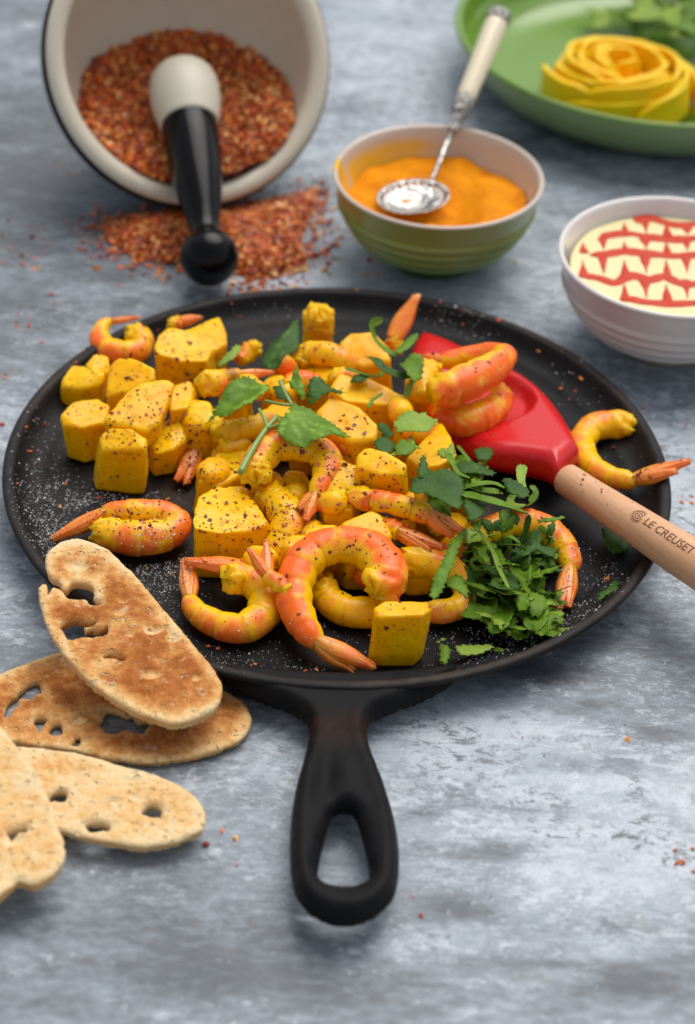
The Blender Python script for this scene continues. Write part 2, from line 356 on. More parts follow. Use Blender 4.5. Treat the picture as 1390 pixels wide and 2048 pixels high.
# ================================================================ flakes and grains (uncountable stuff)
def flakes(name, P, Nn, mat, label, cat, size=(.16, .34), flat=.35, palette=None, seed=1, origin=None):
    """one mesh of small irregular flakes standing at points P with normals Nn"""
    g = np.random.default_rng(seed); n = len(P); P = np.asarray(P, float)
    base = np.array([(1, 0, 0), (-1, 0, 0), (0, 1, 0), (0, -1, 0), (0, 0, 1), (0, 0, -1.)])
    F8 = np.array([(0, 2, 4), (2, 1, 4), (1, 3, 4), (3, 0, 4), (2, 0, 5), (1, 2, 5), (3, 1, 5), (0, 3, 5)])
    s = g.uniform(size[0], size[1], n)*g.choice([.6, 1, 1, 1.25], n)
    V = base[None]*np.stack([s*g.uniform(.7, 1.2, n), s*g.uniform(.4, .9, n), s*flat*g.uniform(.5, 1.3, n)], 1)[:, None, :]*.5
    V += g.normal(0, .1, V.shape)*s[:, None, None]
    Nn = np.asarray(Nn, float)+g.normal(0, .24, (n, 3)); Nn /= np.linalg.norm(Nn, axis=1, keepdims=True)
    a = np.cross(Nn, g.normal(0, 1, (n, 3))); a /= np.linalg.norm(a, axis=1, keepdims=True); b = np.cross(Nn, a)
    W = V[:, :, 0:1]*a[:, None]+V[:, :, 1:2]*b[:, None]+V[:, :, 2:3]*Nn[:, None]+P[:, None]
    pal = np.array(palette); k = g.integers(0, len(pal), n); c = pal[k]*g.uniform(.75, 1.3, (n, 1))
    o = mk(name, W.reshape(-1, 3), (F8[None]+6*np.arange(n)[:, None, None]).reshape(-1, 3), mat, smooth=False, origin=origin,
           cattr={'col': np.repeat(c, 6, 0)})
    return tag(o, label, cat, kind='stuff')
def colmat(name, rough, sss=0., spec=.5):
    m, nt, b = newmat(name); v = coords(nt, rand=False); c = attr(nt, 'col', 'Color')
    c = mix(nt, 1., c, ramp(nt, nz(nt, v, 12, 3), [(.3, .75), (.7, 1.1)]), 'MULTIPLY')
    setb(nt, b, Base_Color=c, Roughness=rough, Specular_IOR_Level=spec); return m
CHM = colmat('chilli_flake_skin', .42); SALTM = colmat('salt_crystal', .25); PEPM = colmat('pepper_grit', .6)
CH = [(.58, .085, .01), (.68, .12, .012), (.38, .035, .008), (.22, .02, .012), (.78, .18, .015), (.7, .13, .012), (.85, .30, .05), (.88, .46, .14), (.48, .06, .01), (.3, .03, .02), (.64, .11, .01), (.5, .07, .01), (.92, .52, .18), (.82, .27, .04), (.78, .2, .02)]

# ================================================================ mortar and pestle
def black_glass(name):
    m, nt, b = newmat(name); setb(nt, b, Base_Color=(.004, .004, .005), Roughness=.09, IOR=1.27); bump(nt, b, nz(nt, coords(nt, rand=False), .8, 3), .1, .001); return m
CREAM = None
def glaze(name, col, var=.05, rough=.22, coat=.5, grad=None, stain=None):
    m, nt, b = newmat(name); v = coords(nt, rand=False)
    n = nz(nt, v, .8, 5, .6); n2 = nz(nt, v, 14, 2)
    c = mix(nt, n, tuple(x*(1-var) for x in col), tuple(min(1, x*(1+var)) for x in col))
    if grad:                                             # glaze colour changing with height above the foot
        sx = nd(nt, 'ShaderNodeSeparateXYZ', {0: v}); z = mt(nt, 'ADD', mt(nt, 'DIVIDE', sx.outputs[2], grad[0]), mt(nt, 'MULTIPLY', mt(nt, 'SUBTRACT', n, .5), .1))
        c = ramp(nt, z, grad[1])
    c = mix(nt, ramp(nt, n2, [(.28, .25), (.36, 0.)]), c, tuple(x*.6 for x in col))
    if stain: c = mix(nt, mt(nt, 'MULTIPLY', attr(nt, 'stain'), ramp(nt, nz(nt, v, 1.6, 5, .6), [(.25, .55), (.5, 1.)])), c, stain)
    setb(nt, b, Base_Color=c, Roughness=rough, Coat_Weight=coat, Coat_Roughness=.08)
    bump(nt, b, n, .12, .001)
    return m
MC = np.array(un(371, 118, 6.9)); rel = MC-CAM
MR = 288/F*float(rel@fw)*1.0                              # rim radius so that it measures 288 px
mt_el = math.radians(33); mt_az = math.radians(24)
MAX = np.array([math.sin(mt_az)*math.cos(mt_el), -math.cos(mt_az)*math.cos(mt_el), math.sin(mt_el)])   # mouth direction
MC = np.array(un(380, 116, MR*1.0+.05)); MR = 293/F*float((MC-CAM)@fw)
MRI = MR*.865
def mortar():
    t = thing('mortar', 'large black and cream stoneware mortar lying on its side full of chilli flakes', 'mortar', (MC[0], MC[1], 0))
    R, r = MR, MRI
    out = [(0, -R*1.02), (R*.42, -R*1.02), (R*.5, -R*.98), (R*.5, -R*.9), (R*.47, -R*.86)]
    out += [(R*math.cos(a), -R*math.sin(a)) for a in np.linspace(math.radians(60), math.radians(12), 14)]+[(R*1.012, -R*.12), (R*1.018, -R*.05)]
    V, Fc = lathe(out+[(R*1.012, -.02), (R*1.0, .01)], MC, MAX, 96)
    mk('outer_shell', V, Fc, black_glass('black_glaze'), t)
    ins = [(R*1.0, 0), (R*.995, .18), (R*.97, .3), (R*.93, .3), (R*.9, .2), (r*1.01, .05)]
    ins += [(r*math.cos(a), -r*math.sin(a)*.97) for a in np.linspace(math.radians(3), math.radians(88), 24)]+[(0, -r*.97)]
    V, Fc = lathe(ins, MC, MAX, 96)
    mk('inner_glaze', V, Fc, glaze('cream_glaze', (.70, .63, .50), .05, .35, .2), t)
mortar()
def hit_sphere(px, py, C, R):
    d = ray(px, py); o = CAM-C; b = o@d; q = b*b-(o@o-R*R)
    return CAM+d*(-b+math.sqrt(max(q, 0)))
def chilli_in_mortar():
    pts = [hit_sphere(x, y, MC, MRI*.985) for x, y in [(160, 165), (200, 110), (300, 72), (400, 66), (480, 100), (560, 175), (602, 235), (600, 290)]]
    lip = [MC+MAX*.0+p for p in []]
    a, b, d = frame(MAX)
    for ang_px in [(200, 300), (280, 372), (400, 400), (520, 350), (585, 300)]:
        dd = ray(*ang_px); s = ((MC-CAM)@MAX)/(dd@MAX); q = CAM+dd*s-MC; q = q/np.linalg.norm(q)*MRI*.97; pts.append(MC+q)
    P = np.array(pts); c = P.mean(0); U, Sg, Vt = np.linalg.svd(P-c); n = Vt[2]; n = n*np.sign(n@(CAM-c))
    off = (MC-c)@n; cc = MC-n*off; rr = math.sqrt(max(.1, (MRI*.99)**2-off*off))
    e1 = np.cross(n, [0, 0, 1.]); e1 /= np.linalg.norm(e1); e2 = np.cross(n, e1)
    # solid bed under the loose flakes
    rings = 14; K = 64; V = [cc]; Fc = []
    for i in range(1, rings+1):
        for k in range(K):
            t = 2*math.pi*k/K; p = cc+(e1*math.cos(t)+e2*math.sin(t))*rr*.985*i/rings; V.append(p+n*(.25*fn(p, .5, 2)-.32)-MAX*max(0, (p-MC)@MAX+.15))
    for k in range(K): Fc.append((0, 1+k, 1+(k+1) % K))
    for i in range(rings-1):
        for k in range(K): A = 1+i*K+k; B_ = 1+i*K+(k+1) % K; Fc.append((A, A+K, B_+K, B_))
    base = len(V)-K
    V.append(MC-n*MRI*.9); L = len(V)-1
    ringb = len(V)
    for j, f_ in enumerate((.8, .45)):
        for k in range(K):
            t = 2*math.pi*k/K; h = -off+(-MRI*.94+off)*(1-f_)*1.0; q = math.sqrt(max(.01, (MRI*.95)**2-h*h)); V.append(MC+n*h+(e1*math.cos(t)+e2*math.sin(t))*q)
    for k in range(K):
        k2 = (k+1) % K
        Fc += [(base+k, ringb+k, ringb+k2, base+k2), (ringb+k, ringb+K+k, ringb+K+k2, ringb+k2), (ringb+K+k, L, ringb+K+k2)]
    t = thing('chilli_heap', 'heap of red chilli flakes inside the tilted mortar', 'chilli flakes', (cc[0], cc[1], cc[2]-3))
    o = mk('flake_bed', V, Fc, plain('flake_dust', (.2, .035, .012), .8, var=.5, bs=.6), t)
    g = np.random.default_rng(5); N = 9500
    q = np.sqrt(g.uniform(0, 1, N))*rr*.99; th = g.uniform(0, 2*math.pi, N)
    P = cc+e1*(q*np.cos(th))[:, None]+e2*(q*np.sin(th))[:, None]
    P = P+n*(np.array([.3*fn(p, .5, 2)+.15*fn(p, 1.7, 4) for p in P])+g.uniform(-.12, .16, N))[:, None]
    tm = (P-MC)@MAX; P = P-MAX*np.clip(tm-.1, 0, 9)[:, None]
    dd = P-MC; rr_ = np.linalg.norm(dd, axis=1); P = P*1.0; P[rr_ > MRI*.985] = MC+dd[rr_ > MRI*.985]/rr_[rr_ > MRI*.985][:, None]*MRI*.98
    o = flakes('loose_flakes', P, np.tile(n, (len(P), 1)), CHM, None, None, palette=CH, seed=5, size=(.18, .42), origin=(0, 0, 0))
    w0 = WL[t.name]; o.parent = t; o.location = (-w0*S).tolist(); del o['kind']; o['kind'] = 'stuff'
    return cc, n, e1, e2
HC, HN, HE1, HE2 = chilli_in_mortar()
def pestle():
    A = np.array(un(418, 514, 1.75)); B0 = un(372, 205, 5.0); 
    ax = B0-A; L = np.linalg.norm(ax); ax /= L
    t = thing('pestle', 'pestle with glossy black handle and cream head leaning out of the mortar', 'pestle', A-[0, 0, 1.2])
    s = 1.0; k = 1.36
    prof = [(0, -k)]+[(k*math.cos(a), k*math.sin(a)) for a in np.linspace(-1.4, .85, 16)]+[(.76, 1.3), (.72, 1.6), (.76, 2.0), (.88, 2.7), (1.04, 3.6), (1.2, 4.8), (1.3, 6.0), (1.36, L*.72), (1.37, L*.84), (1.33, L*.855), (1.24, L*.86)]
    V, Fc = lathe(prof, A, ax, 64)
    mk('handle', V, Fc, black_glass('black_pestle_glaze'), t)
    h0 = L*.84; H = 3.9
    hd = [(1.26, h0-.05), (1.4, h0), (1.52, h0+.5), (1.66, h0+1.2), (1.72, h0+1.9), (1.68, h0+2.6), (1.48, h0+3.2), (1.05, h0+3.65), (.5, h0+3.87), (0, h0+3.93)]
    V, Fc = lathe(catmull(hd, 26), A, ax, 64)
    mk('head', V, Fc, glaze('cream_bisque', (.60, .56, .44), .06, .45, .0), t)
pestle()
def poly_scatter(poly, n, g):
    P = np.array([un(x, y, 0)[:2] for x, y in poly]); lo, hi = P.min(0), P.max(0); out = []
    while len(out) < n:
        q = g.uniform(lo, hi, (n, 2)); out += list(q[inside(q, P)])
    return np.array(out[:n]), P
def spill():
    g = np.random.default_rng(11)
    A = [(205, 455), (260, 437), (340, 432), (400, 430), (440, 428), (500, 415), (560, 400), (625, 385), (638, 410), (615, 450), (600, 490), (610, 520), (570, 545), (520, 560), (480, 552), (440, 530), (330, 528), (270, 515), (225, 490)]
    Q, P = poly_scatter(A, 6500, g)
    def hh(q): d = segdist(q, [P]); return 1.0*(1-np.exp(-d/1.3))*(1+.35*np.array([noise.noise(Vector((a[0]*.5, a[1]*.5, 1))) for a in q]))
    z = hh(Q)*1.0
    t = thing('chilli_spill', 'low heap of red chilli flakes spilled on the table in front of the mortar', 'chilli flakes', (P[:, 0].mean(), P[:, 1].mean(), 0))
    p2, T, B, d = sheet(densify(P, .4), [], .4)
    zz = hh(p2)*.9*np.clip(d/.4, 0, 1)+.02
    V, Fc = solid(np.c_[p2, zz], np.c_[p2, p2[:, 0]*0+.004], T, B)
    mk('flake_bed', V, Fc, bpy.data.materials['flake_dust'], t)
    Q3 = np.c_[Q, z*.97+g.uniform(.03, .17, len(Q))]
    # fringe of single flakes thinning out round the heap
    k = g.integers(0, len(P), 900); fr = P[k]+g.normal(0, .75, (900, 2)); Q3 = np.vstack([Q3, np.c_[fr, np.full(900, .07)]])
    o = flakes('loose_flakes', Q3, np.tile([0, 0, 1.], (len(Q3), 1)), CHM, None, None, palette=CH, seed=6, size=(.18, .4), origin=(0, 0, 0))
    o.parent = t; o.location = (-WL[t.name]*S).tolist()
spill()
def table_crumbs():
    g = np.random.default_rng(21); P = []
    spots = [(60, 480, 90, 60, 26), (60, 650, 60, 60, 10), (120, 330, 60, 20, 6), (300, 560, 60, 20, 6), (520, 575, 70, 12, 22), (640, 450, 40, 50, 26), (760, 545, 60, 20, 6), (1330, 1146, 4, 3, 1), (1253, 1448, 3, 2, 1), (1286, 817, 3, 2, 1), (1376, 848, 3, 2, 1),
             (15, 770, 15, 30, 4), (5, 848, 3, 10, 2), (1385, 1010, 20, 20, 3), (1030, 525, 4, 2, 1), (720, 545, 3, 3, 1), (1110, 1490, 120, 60, 3), (180, 1190, 3, 3, 1), (460, 1700, 100, 100, 4), (1370, 1720, 30, 40, 7), (900, 1800, 120, 60, 3)]
    for x, y, sx, sy, n in spots:
        for _ in range(n):
            q = un(x+g.normal(0, sx*.6), y+g.normal(0, sy*.6), .05)
            if math.hypot(q[0], q[1]) > 13.9: P.append(q)
    flakes('scattered_chilli_flakes', P, np.tile([0, 0, 1.], (len(P), 1)), CHM, 'loose orange and red chilli flakes strewn over the bare table', 'chilli flakes', palette=CH[3:9], seed=9, size=(.16, .3))
table_crumbs()

# ================================================================ bowls
def ribbed(profile_out, ribs, amp, n=90):
    P = catmull(profile_out, n); out = []
    for r, z in P:
        k = sum(amp*math.exp(-((z-h)/.17)**2) for h in ribs); out.append((r+k, z))
    return out
def small_bowl(px, py, zr, R, label, mats, stainf=None):
    c = un(px, py, zr); C = (c[0], c[1], 0)
    t = thing('ribbed_bowl', label, 'bowl', C)
    s = R/4.89; k = zr/4.4
    foot = [(0, .12), (1.8*s, .12), (1.95*s, .0), (2.1*s, .02), (2.14*s, .2), (2.2*s, .42)]
    ol = [(2.2*s, .42*k), (2.6*s, .62*k), (3.15*s, 1.0*k), (3.65*s, 1.5*k), (4.05*s, 2.1*k), (4.38*s, 2.8*k), (4.62*s, 3.5*k), (4.78*s, 4.1*k), (4.86*s, 4.32*k)]
    outer = foot+ribbed(ol, [1.3*k, 1.85*k, 2.4*k, 2.95*k], .2)
    lip = [(4.89*s, 4.4*k), (4.86*s, 4.47*k), (4.78*s, 4.5*k), (4.7*s, 4.46*k)]
    inner = [(4.64*s, 4.36*k), (4.5*s, 3.9*k), (4.25*s, 3.1*k), (3.85*s, 2.2*k), (3.3*s, 1.45*k), (2.4*s, .85*k), (1.2*s, .6*k), (0, .56*k)]
    V, Fc = lathe(outer+lip[:1], C, n=128); mk('outside', V, Fc, mats[0], t)
    V, Fc = lathe(lip+[tuple(p) for p in catmull(inner, 30)][0:-1]+[(0, .56*k)], C, n=128)
    at = None
    if stainf is not None: at = {'stain': [stainf(v, np.array(C)) for v in V]}
    mk('inside', V, Fc, mats[1], t, attrs=at)
    return t, np.array(C)
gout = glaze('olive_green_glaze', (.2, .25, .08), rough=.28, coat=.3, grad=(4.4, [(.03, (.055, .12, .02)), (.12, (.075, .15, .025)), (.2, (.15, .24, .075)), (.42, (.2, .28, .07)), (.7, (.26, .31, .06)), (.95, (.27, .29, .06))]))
def st(v, C):
    d = v-C; a = math.atan2(d[1], d[0]); z = v[2]
    # paste smeared up the far left wall and over the rim at the left
    f = 0
    if 1.55 < a < 2.9: f = max(0, min(1, (4.15-z)/.5))*max(0, min(1, (a-1.5)/.3))*max(0, min(1, (2.95-a)/.2))
    if .9 < a <= 1.6: f = max(f, max(0, min(1, (3.1-z)/.8)))
    if a > 2.9 or a < -3.1: f = max(f, 1.0 if z > 2.2 else .6)
    f = max(f, max(0, min(1, (2.9-z)/.4)))
    return f*.95
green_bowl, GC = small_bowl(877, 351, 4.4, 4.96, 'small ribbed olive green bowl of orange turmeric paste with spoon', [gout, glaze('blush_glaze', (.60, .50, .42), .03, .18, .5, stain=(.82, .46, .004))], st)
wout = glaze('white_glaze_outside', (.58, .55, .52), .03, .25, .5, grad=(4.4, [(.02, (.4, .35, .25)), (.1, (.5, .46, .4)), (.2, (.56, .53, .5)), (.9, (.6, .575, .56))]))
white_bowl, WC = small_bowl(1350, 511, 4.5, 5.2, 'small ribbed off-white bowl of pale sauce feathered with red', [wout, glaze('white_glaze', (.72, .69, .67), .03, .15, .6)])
# turmeric paste
def disc_surface(name, C, zf, rf, depth, mat, parent=None, n=110, label=None, cat=None):
    rings = 46; V = [(C[0], C[1], zf(0, 0))]; Fc = []
    for i in range(1, rings+1):
        for k in range(n):
            t = 2*math.pi*k/n; r = rf(t)*i/rings; x, y = r*math.cos(t), r*math.sin(t); V.append((C[0]+x, C[1]+y, zf(x, y)))
    for k in range(n): Fc.append((0, 1+k, 1+(k+1) % n))
    for i in range(rings-1):
        for k in range(n): A = 1+i*n+k; B = 1+i*n+(k+1) % n; Fc.append((A, A+n, B+n, B))
    b = len(V)-n; c = len(V)
    for k in range(n):
        t = 2*math.pi*k/n; r = rf(t)*.72; V.append((C[0]+r*math.cos(t), C[1]+r*math.sin(t), depth))
    for k in range(n): Fc.append((b+k, c+k, c+(k+1) % n, b+(k+1) % n))
    Fc.append(tuple(range(c+n-1, c-1, -1)))
    return mk(name, V, Fc, mat, parent, origin=(C[0], C[1], depth))
def paste():
    m, nt, b = newmat('turmeric_paste'); v = coords(nt, rand=False)
    n = nz(nt, v, .9, 7, .65, .5); n2 = nz(nt, v, 5, 5, .6)
    c = mix(nt, ramp(nt, n, [(.35, 0.), (.7, 1.)]), (.90, .33, .0015), (.74, .22, .001))
    setb(nt, b, Base_Color=c, Roughness=.55, Specular_IOR_Level=.1, Subsurface_Weight=.15, Subsurface_Radius=(.004, .0015, .0003), Subsurface_Scale=1.)
    bump(nt, b, mt(nt, 'ADD', n2, mt(nt, 'MULTIPLY', n, 1.5)), .8, .0014)
    def zf(x, y):
        z = 3.05+.38*noise.noise(Vector((x*.55, y*.55, 3)))+.12*noise.noise(Vector((x*1.6, y*1.6, 8)))
        z -= .75*math.exp(-((x-.9)/.85)**2-((y+.7)/2.0)**4)           # trough left by the spoon
        z += .35*math.exp(-((x-2.6)/.7)**2-((y-.3)/1.6)**2)
        z -= .35*math.exp(-((x+1.3)/1.4)**2-((y+1.3)/1.)**2)
        return z
    o = disc_surface('turmeric_paste', GC, zf, lambda t: 4.24+.06*math.sin(5*t), 1.6, m)
    tag(o, 'thick orange turmeric paste in the small green bowl', 'paste')
paste()
def sauce():
    m, nt, b = newmat('pale_mayonnaise'); v = coords(nt, rand=False); n = nz(nt, v, 1.2, 4)
    setb(nt, b, Base_Color=mix(nt, n, (.78, .68, .34), (.8, .72, .42)), Roughness=.3, Specular_IOR_Level=.25, Subsurface_Weight=.2, Subsurface_Radius=(.004, .003, .001), Subsurface_Scale=1.)
    bump(nt, b, n, .25, .001)
    zs = 3.8
    zf = lambda x, y: zs+.05*noise.noise(Vector((x*.8, y*.8, 1)))
    t = thing('mayonnaise_dip', 'pale yellow mayonnaise with feathered red sauce stripes in the white bowl', 'dip', (WC[0], WC[1], 1.5))
    disc_surface('mayonnaise', WC, zf, lambda a: 4.62+.03*math.sin(6*a), 2.0, m, t)
    r, nt, b = newmat('red_sauce'); v = coords(nt, rand=False)
    setb(nt, b, Base_Color=mix(nt, nz(nt, v, 3, 5), (.50, .014, .001), (.66, .05, .001)), Roughness=.22, Specular_IOR_Level=.22)
    bump(nt, b, nz(nt, v, 5, 5, .6), .6, .0012)
    rows = [[(1240, 428), (1270, 440), (1300, 433), (1325, 430), (1352, 446), (1400, 444), (1450, 440), (1500, 445)],
            [(1160, 463), (1200, 469), (1250, 464), (1300, 470), (1340, 476), (1400, 472), (1450, 476), (1520, 470)],
            [(1146, 500), (1180, 508), (1215, 505), (1250, 499), (1300, 504), (1350, 508), (1400, 506), (1460, 510), (1520, 500)],
            [(1160, 545), (1200, 553), (1230, 562), (1262, 548), (1300, 556), (1330, 550), (1370, 565), (1420, 560), (1490, 560)],
            [(1256, 593), (1290, 600), (1340, 604), (1380, 603), (1430, 602)]]
    zt = zs+.1
    def strip(name, pts, w0, w1, seed):
        P = np.array([un(x, y, zt)[:2] for x, y in pts]); P = P[np.hypot(*(P-WC[:2]).T) < 4.5]
        if len(P) < 2: return
        Q = catmull(P, 14*len(P)); n = len(Q); T = np.gradient(Q, axis=0); T /= np.linalg.norm(T, axis=1)[:, None]; Nn = np.c_[-T[:, 1], T[:, 0]]
        V = []; Fc = []; K = 7
        for i in range(n):
            u = i/(n-1); w_ = (w1+(w0-w1)*(1-u)**(1.3 if name == 'sauce_streak' else 1))*(1+.35*fn((Q[i][0], Q[i][1], 0), 1.5, seed))*min(1, .35+u*12, .35+(1-u)*12)
            for k in range(K):
                a = -1+2*k/(K-1); q = Q[i]+Nn[i]*a*w_; V.append((q[0], q[1], zf(*(q-WC[:2]))+.08*min(1, w_/.2)*math.sqrt(max(0, 1-a*a))-.012))
        for i in range(n-1):
            for k in range(K-1): A = i*K+k; Fc.append((A, A+K, A+K+1, A+1))
        mk(name, V, [f[::-1] for f in Fc], r, t)
    for i, rw in enumerate(rows): strip('sauce_stripe', rw, .33, .3, i*3.1)
    # drag marks pulled through the stripes
    for i, x in enumerate([1165, 1205, 1248, 1290, 1332, 1372, 1415, 1460]):
        up = i % 2 == 0
        for (y0, y1) in ((436, 470), (472, 504), (508, 552), (556, 600)):
            if y1 > 560 and x < 1240: continue
            if y0 < 440 and x < 1235: continue
            a, b_ = ((x, y0), (x+4, y1-4)) if not up else ((x+4, y1), (x, y0+4))
            strip('sauce_streak', [a, ((a[0]+b_[0])/2, (a[1]+b_[1])/2), b_], .3, .02, x*.1+y0)
sauce()

# ================================================================ spoon
def spoon():
    zt = 3.2; tipc = un(826, 399, zt)
    p0 = un(862, 365, 3.35); p1 = un(906, 258, 4.75); d = p1-p0; d /= np.linalg.norm(d)
    def at_px(y):                                        # point of the spoon's axis seen at image row y
        lo, hi = -5., 40.
        for _ in range(50):
            mid = (lo+hi)/2
            if pr([p0+d*mid])[0][1] > y: lo = mid
            else: hi = mid
        return (lo+hi)/2
    t = thing('serving_spoon', 'silver spoon with ivory coloured handle standing in the turmeric paste', 'spoon', tipc)
    sm, nt, b = newmat('polished_silver'); v = coords(nt, rand=False)
    setb(nt, b, Base_Color=(.40, .39, .37), Metallic=1., Roughness=.17); bump(nt, b, nz(nt, v, 1.5, 4), .9, .003)
    # shallow bowl with pierced scalloped edge
    a, b_ = 1.72, 1.28; out = []
    ang = math.radians(18); n = 112
    for k in range(n):
        th = 2*math.pi*k/n; rr = 1+.035*abs(math.sin(th*14)); out.append((a*rr*math.cos(th), b_*rr*math.sin(th)))
    holes = []
    for k in range(26):
        th = 2*math.pi*(k+.5)/26; hx, hy = a*.87*math.cos(th), b_*.86*math.sin(th)
        holes.append([(hx+.075*math.cos(q), hy+.075*math.sin(q)) for q in np.linspace(0, 2*math.pi, 9)[:-1]])
    P, T, B, dd = sheet(np.array(out), [np.array(h) for h in holes], .14)
    ca, sa = math.cos(ang), math.sin(ang)
    def place(q, z):
        x, y = q[0]*ca-q[1]*sa, q[0]*sa+q[1]*ca
        return (tipc[0]+x, tipc[1]+y, tipc[2]+z+.12*(y)+.02*x)
    rr = (P[:, 0]/a)**2+(P[:, 1]/b_)**2; z = -.42*(1-np.clip(rr, 0, 1))+.2
    V, Fc = solid(np.array([place(q, zz) for q, zz in zip(P, z)]), np.array([place(q, zz-.05) for q, zz in zip(P, z)]), T, B)
    mk('spoon_bowl', V, Fc, sm, t)
    def rod(name, y0, y1, prof, mat, n=32):
        s0, s1 = at_px(y0), at_px(y1); L = s1-s0
        V, Fc = lathe([(0, s0)]+[(r, s0+u*L) for u, r in prof]+[(0, s1)], p0, d, n); return mk(name, V, Fc, mat, t)
    s0 = at_px(382)
    V, Fc = lathe([(0, s0-.1), (.1, s0), (.11, s0+.8), (.13, s0+2), (.17, at_px(262))]+[(0, at_px(261))], p0, d, 20); mk('stem', V, Fc, sm, t)
    chased, nt, b = newmat('chased_silver'); v = coords(nt, rand=False)
    n1 = nz(nt, v, 5, 4, .7)
    setb(nt, b, Base_Color=ramp(nt, n1, [(.4, (.08, .075, .07)), (.55, (.62, .6, .56))]), Metallic=.9, Roughness=.3); bump(nt, b, n1, .9, .002)
    rod('collar', 264, 199, [(0, .2), (.08, .3), (.14, .27), (.2, .22), (.3, .24), (.36, .33), (.42, .27), (.5, .27), (.56, .44), (.62, .46), (.66, .38), (.72, .38), (.78, .46), (.9, .47), (1, .46)], chased)
    rod('grip', 200, 44, [(0, .45), (.05, .47), (.5, .52), (.95, .57), (1, .55)], plain('ivory_bone', (.82, .73, .52), .35, coat=.2, var=.06, sc_=1.2), 40)
    rod('end_cap', 45, 22, [(0, .58), (.1, .62), (.35, .6), (.6, .6), (.85, .5), (.97, .3)], chased)
spoon()

# ================================================================ green dish with the mango rose
PLC = un(1322, 60, 3.3)
def dish():
    c = PLC; C = (c[0], c[1], 0); R = 413/F*float((c-CAM)@fw); k = R/10.8
    t = thing('green_dish', 'wide shallow glossy green dish holding a mango rose', 'dish', C)
    out = [(0, .12), (6.6, .12), (7.0, 0), (7.4, .03), (8.2, .28), (9.2, .85), (10.0, 1.6), (10.5, 2.4), (10.72, 3.05), (10.8, 3.25)]
    lip = [(10.8, 3.25), (10.78, 3.36), (10.68, 3.42), (10.55, 3.38), (10.45, 3.25)]
    inn = [(10.45, 3.25), (10.25, 2.5), (9.8, 1.75), (9.2, 1.15), (8.2, .75), (6.5, .58), (3, .55)]
    inn = [(r+.05*math.sin(z*9)*(z > .9), z) for r, z in catmull(inn, 40)]
    sc_ = lambda L: [(r*k, z) for r, z in L]
    V, Fc = lathe(sc_([tuple(p) for p in catmull(out, 30)][1:]), C, n=160)
    g1 = glaze('leaf_green_glaze_outside', (.2, .3, .11), rough=.3, coat=.3, grad=(3.3, [(.0, (.16, .24, .075)), (.5, (.2, .285, .11)), (.93, (.23, .32, .12)), (1., (.3, .42, .16))]))
    g2 = glaze('leaf_green_glaze', (.135, .27, .022), rough=.2, coat=.12)
    V2, F2 = lathe([(0, .12)]+sc_(out[1:3]), C, n=160)
    mk('outside', V, Fc, g1, t)
    V, Fc = lathe(sc_(lip)+sc_(inn)+[(0, .55)], C, n=160); mk('inside', V, Fc, g2, t)
dish()
def mango_mat(name, c1=(.96, .56, .0), c2=(.95, .49, .0), spec=.2, patches=.5, orange=.4):
    m, nt, b = newmat(name); v = coords(nt)
    n = nz(nt, v, .9, 5, .55, .3); n2 = nz(nt, v, 2.6, 6, .65); n3 = nz(nt, nd(nt, 'ShaderNodeMapping', {'Vector': v, 'Scale': (.4, 1, 2.2)}).outputs[0], 6, 4, .6)
    c = mix(nt, ramp(nt, n, [(.3, 0.), (.7, 1.)]), c1, c2)
    c = mix(nt, mt(nt, 'MULTIPLY', ramp(nt, nz(nt, v, .38, 3, .5, .4), [(.42, 0.), (.62, 1.)]), orange), c, (.90, .34, .0))
    c = mix(nt, mt(nt, 'MULTIPLY', ramp(nt, n2, [(.54, 0.), (.72, 1.)]), patches*1.15), c, (.42, .12, .004))
    br = ramp(nt, nz(nt, v, 1.7, 7, .7, .8), [(.66, 0.), (.74, 1.)])
    c = mix(nt, mt(nt, 'MULTIPLY', br, patches*1.1), c, (.2, .045, .006))
    setb(nt, b, Base_Color=c, Roughness=ramp(nt, n2, [(.3, .24), (.7, .4)]), Specular_IOR_Level=spec, Coat_Weight=.07, Coat_Roughness=.12,
         Subsurface_Weight=.6, Subsurface_Radius=(.005, .0024, .0004), Subsurface_Scale=1.)
    bump(nt, b, mt(nt, 'ADD', mt(nt, 'MULTIPLY', n3, .5), n2), .07, .0009)
    return m
MANGO = mango_mat('mango_flesh')
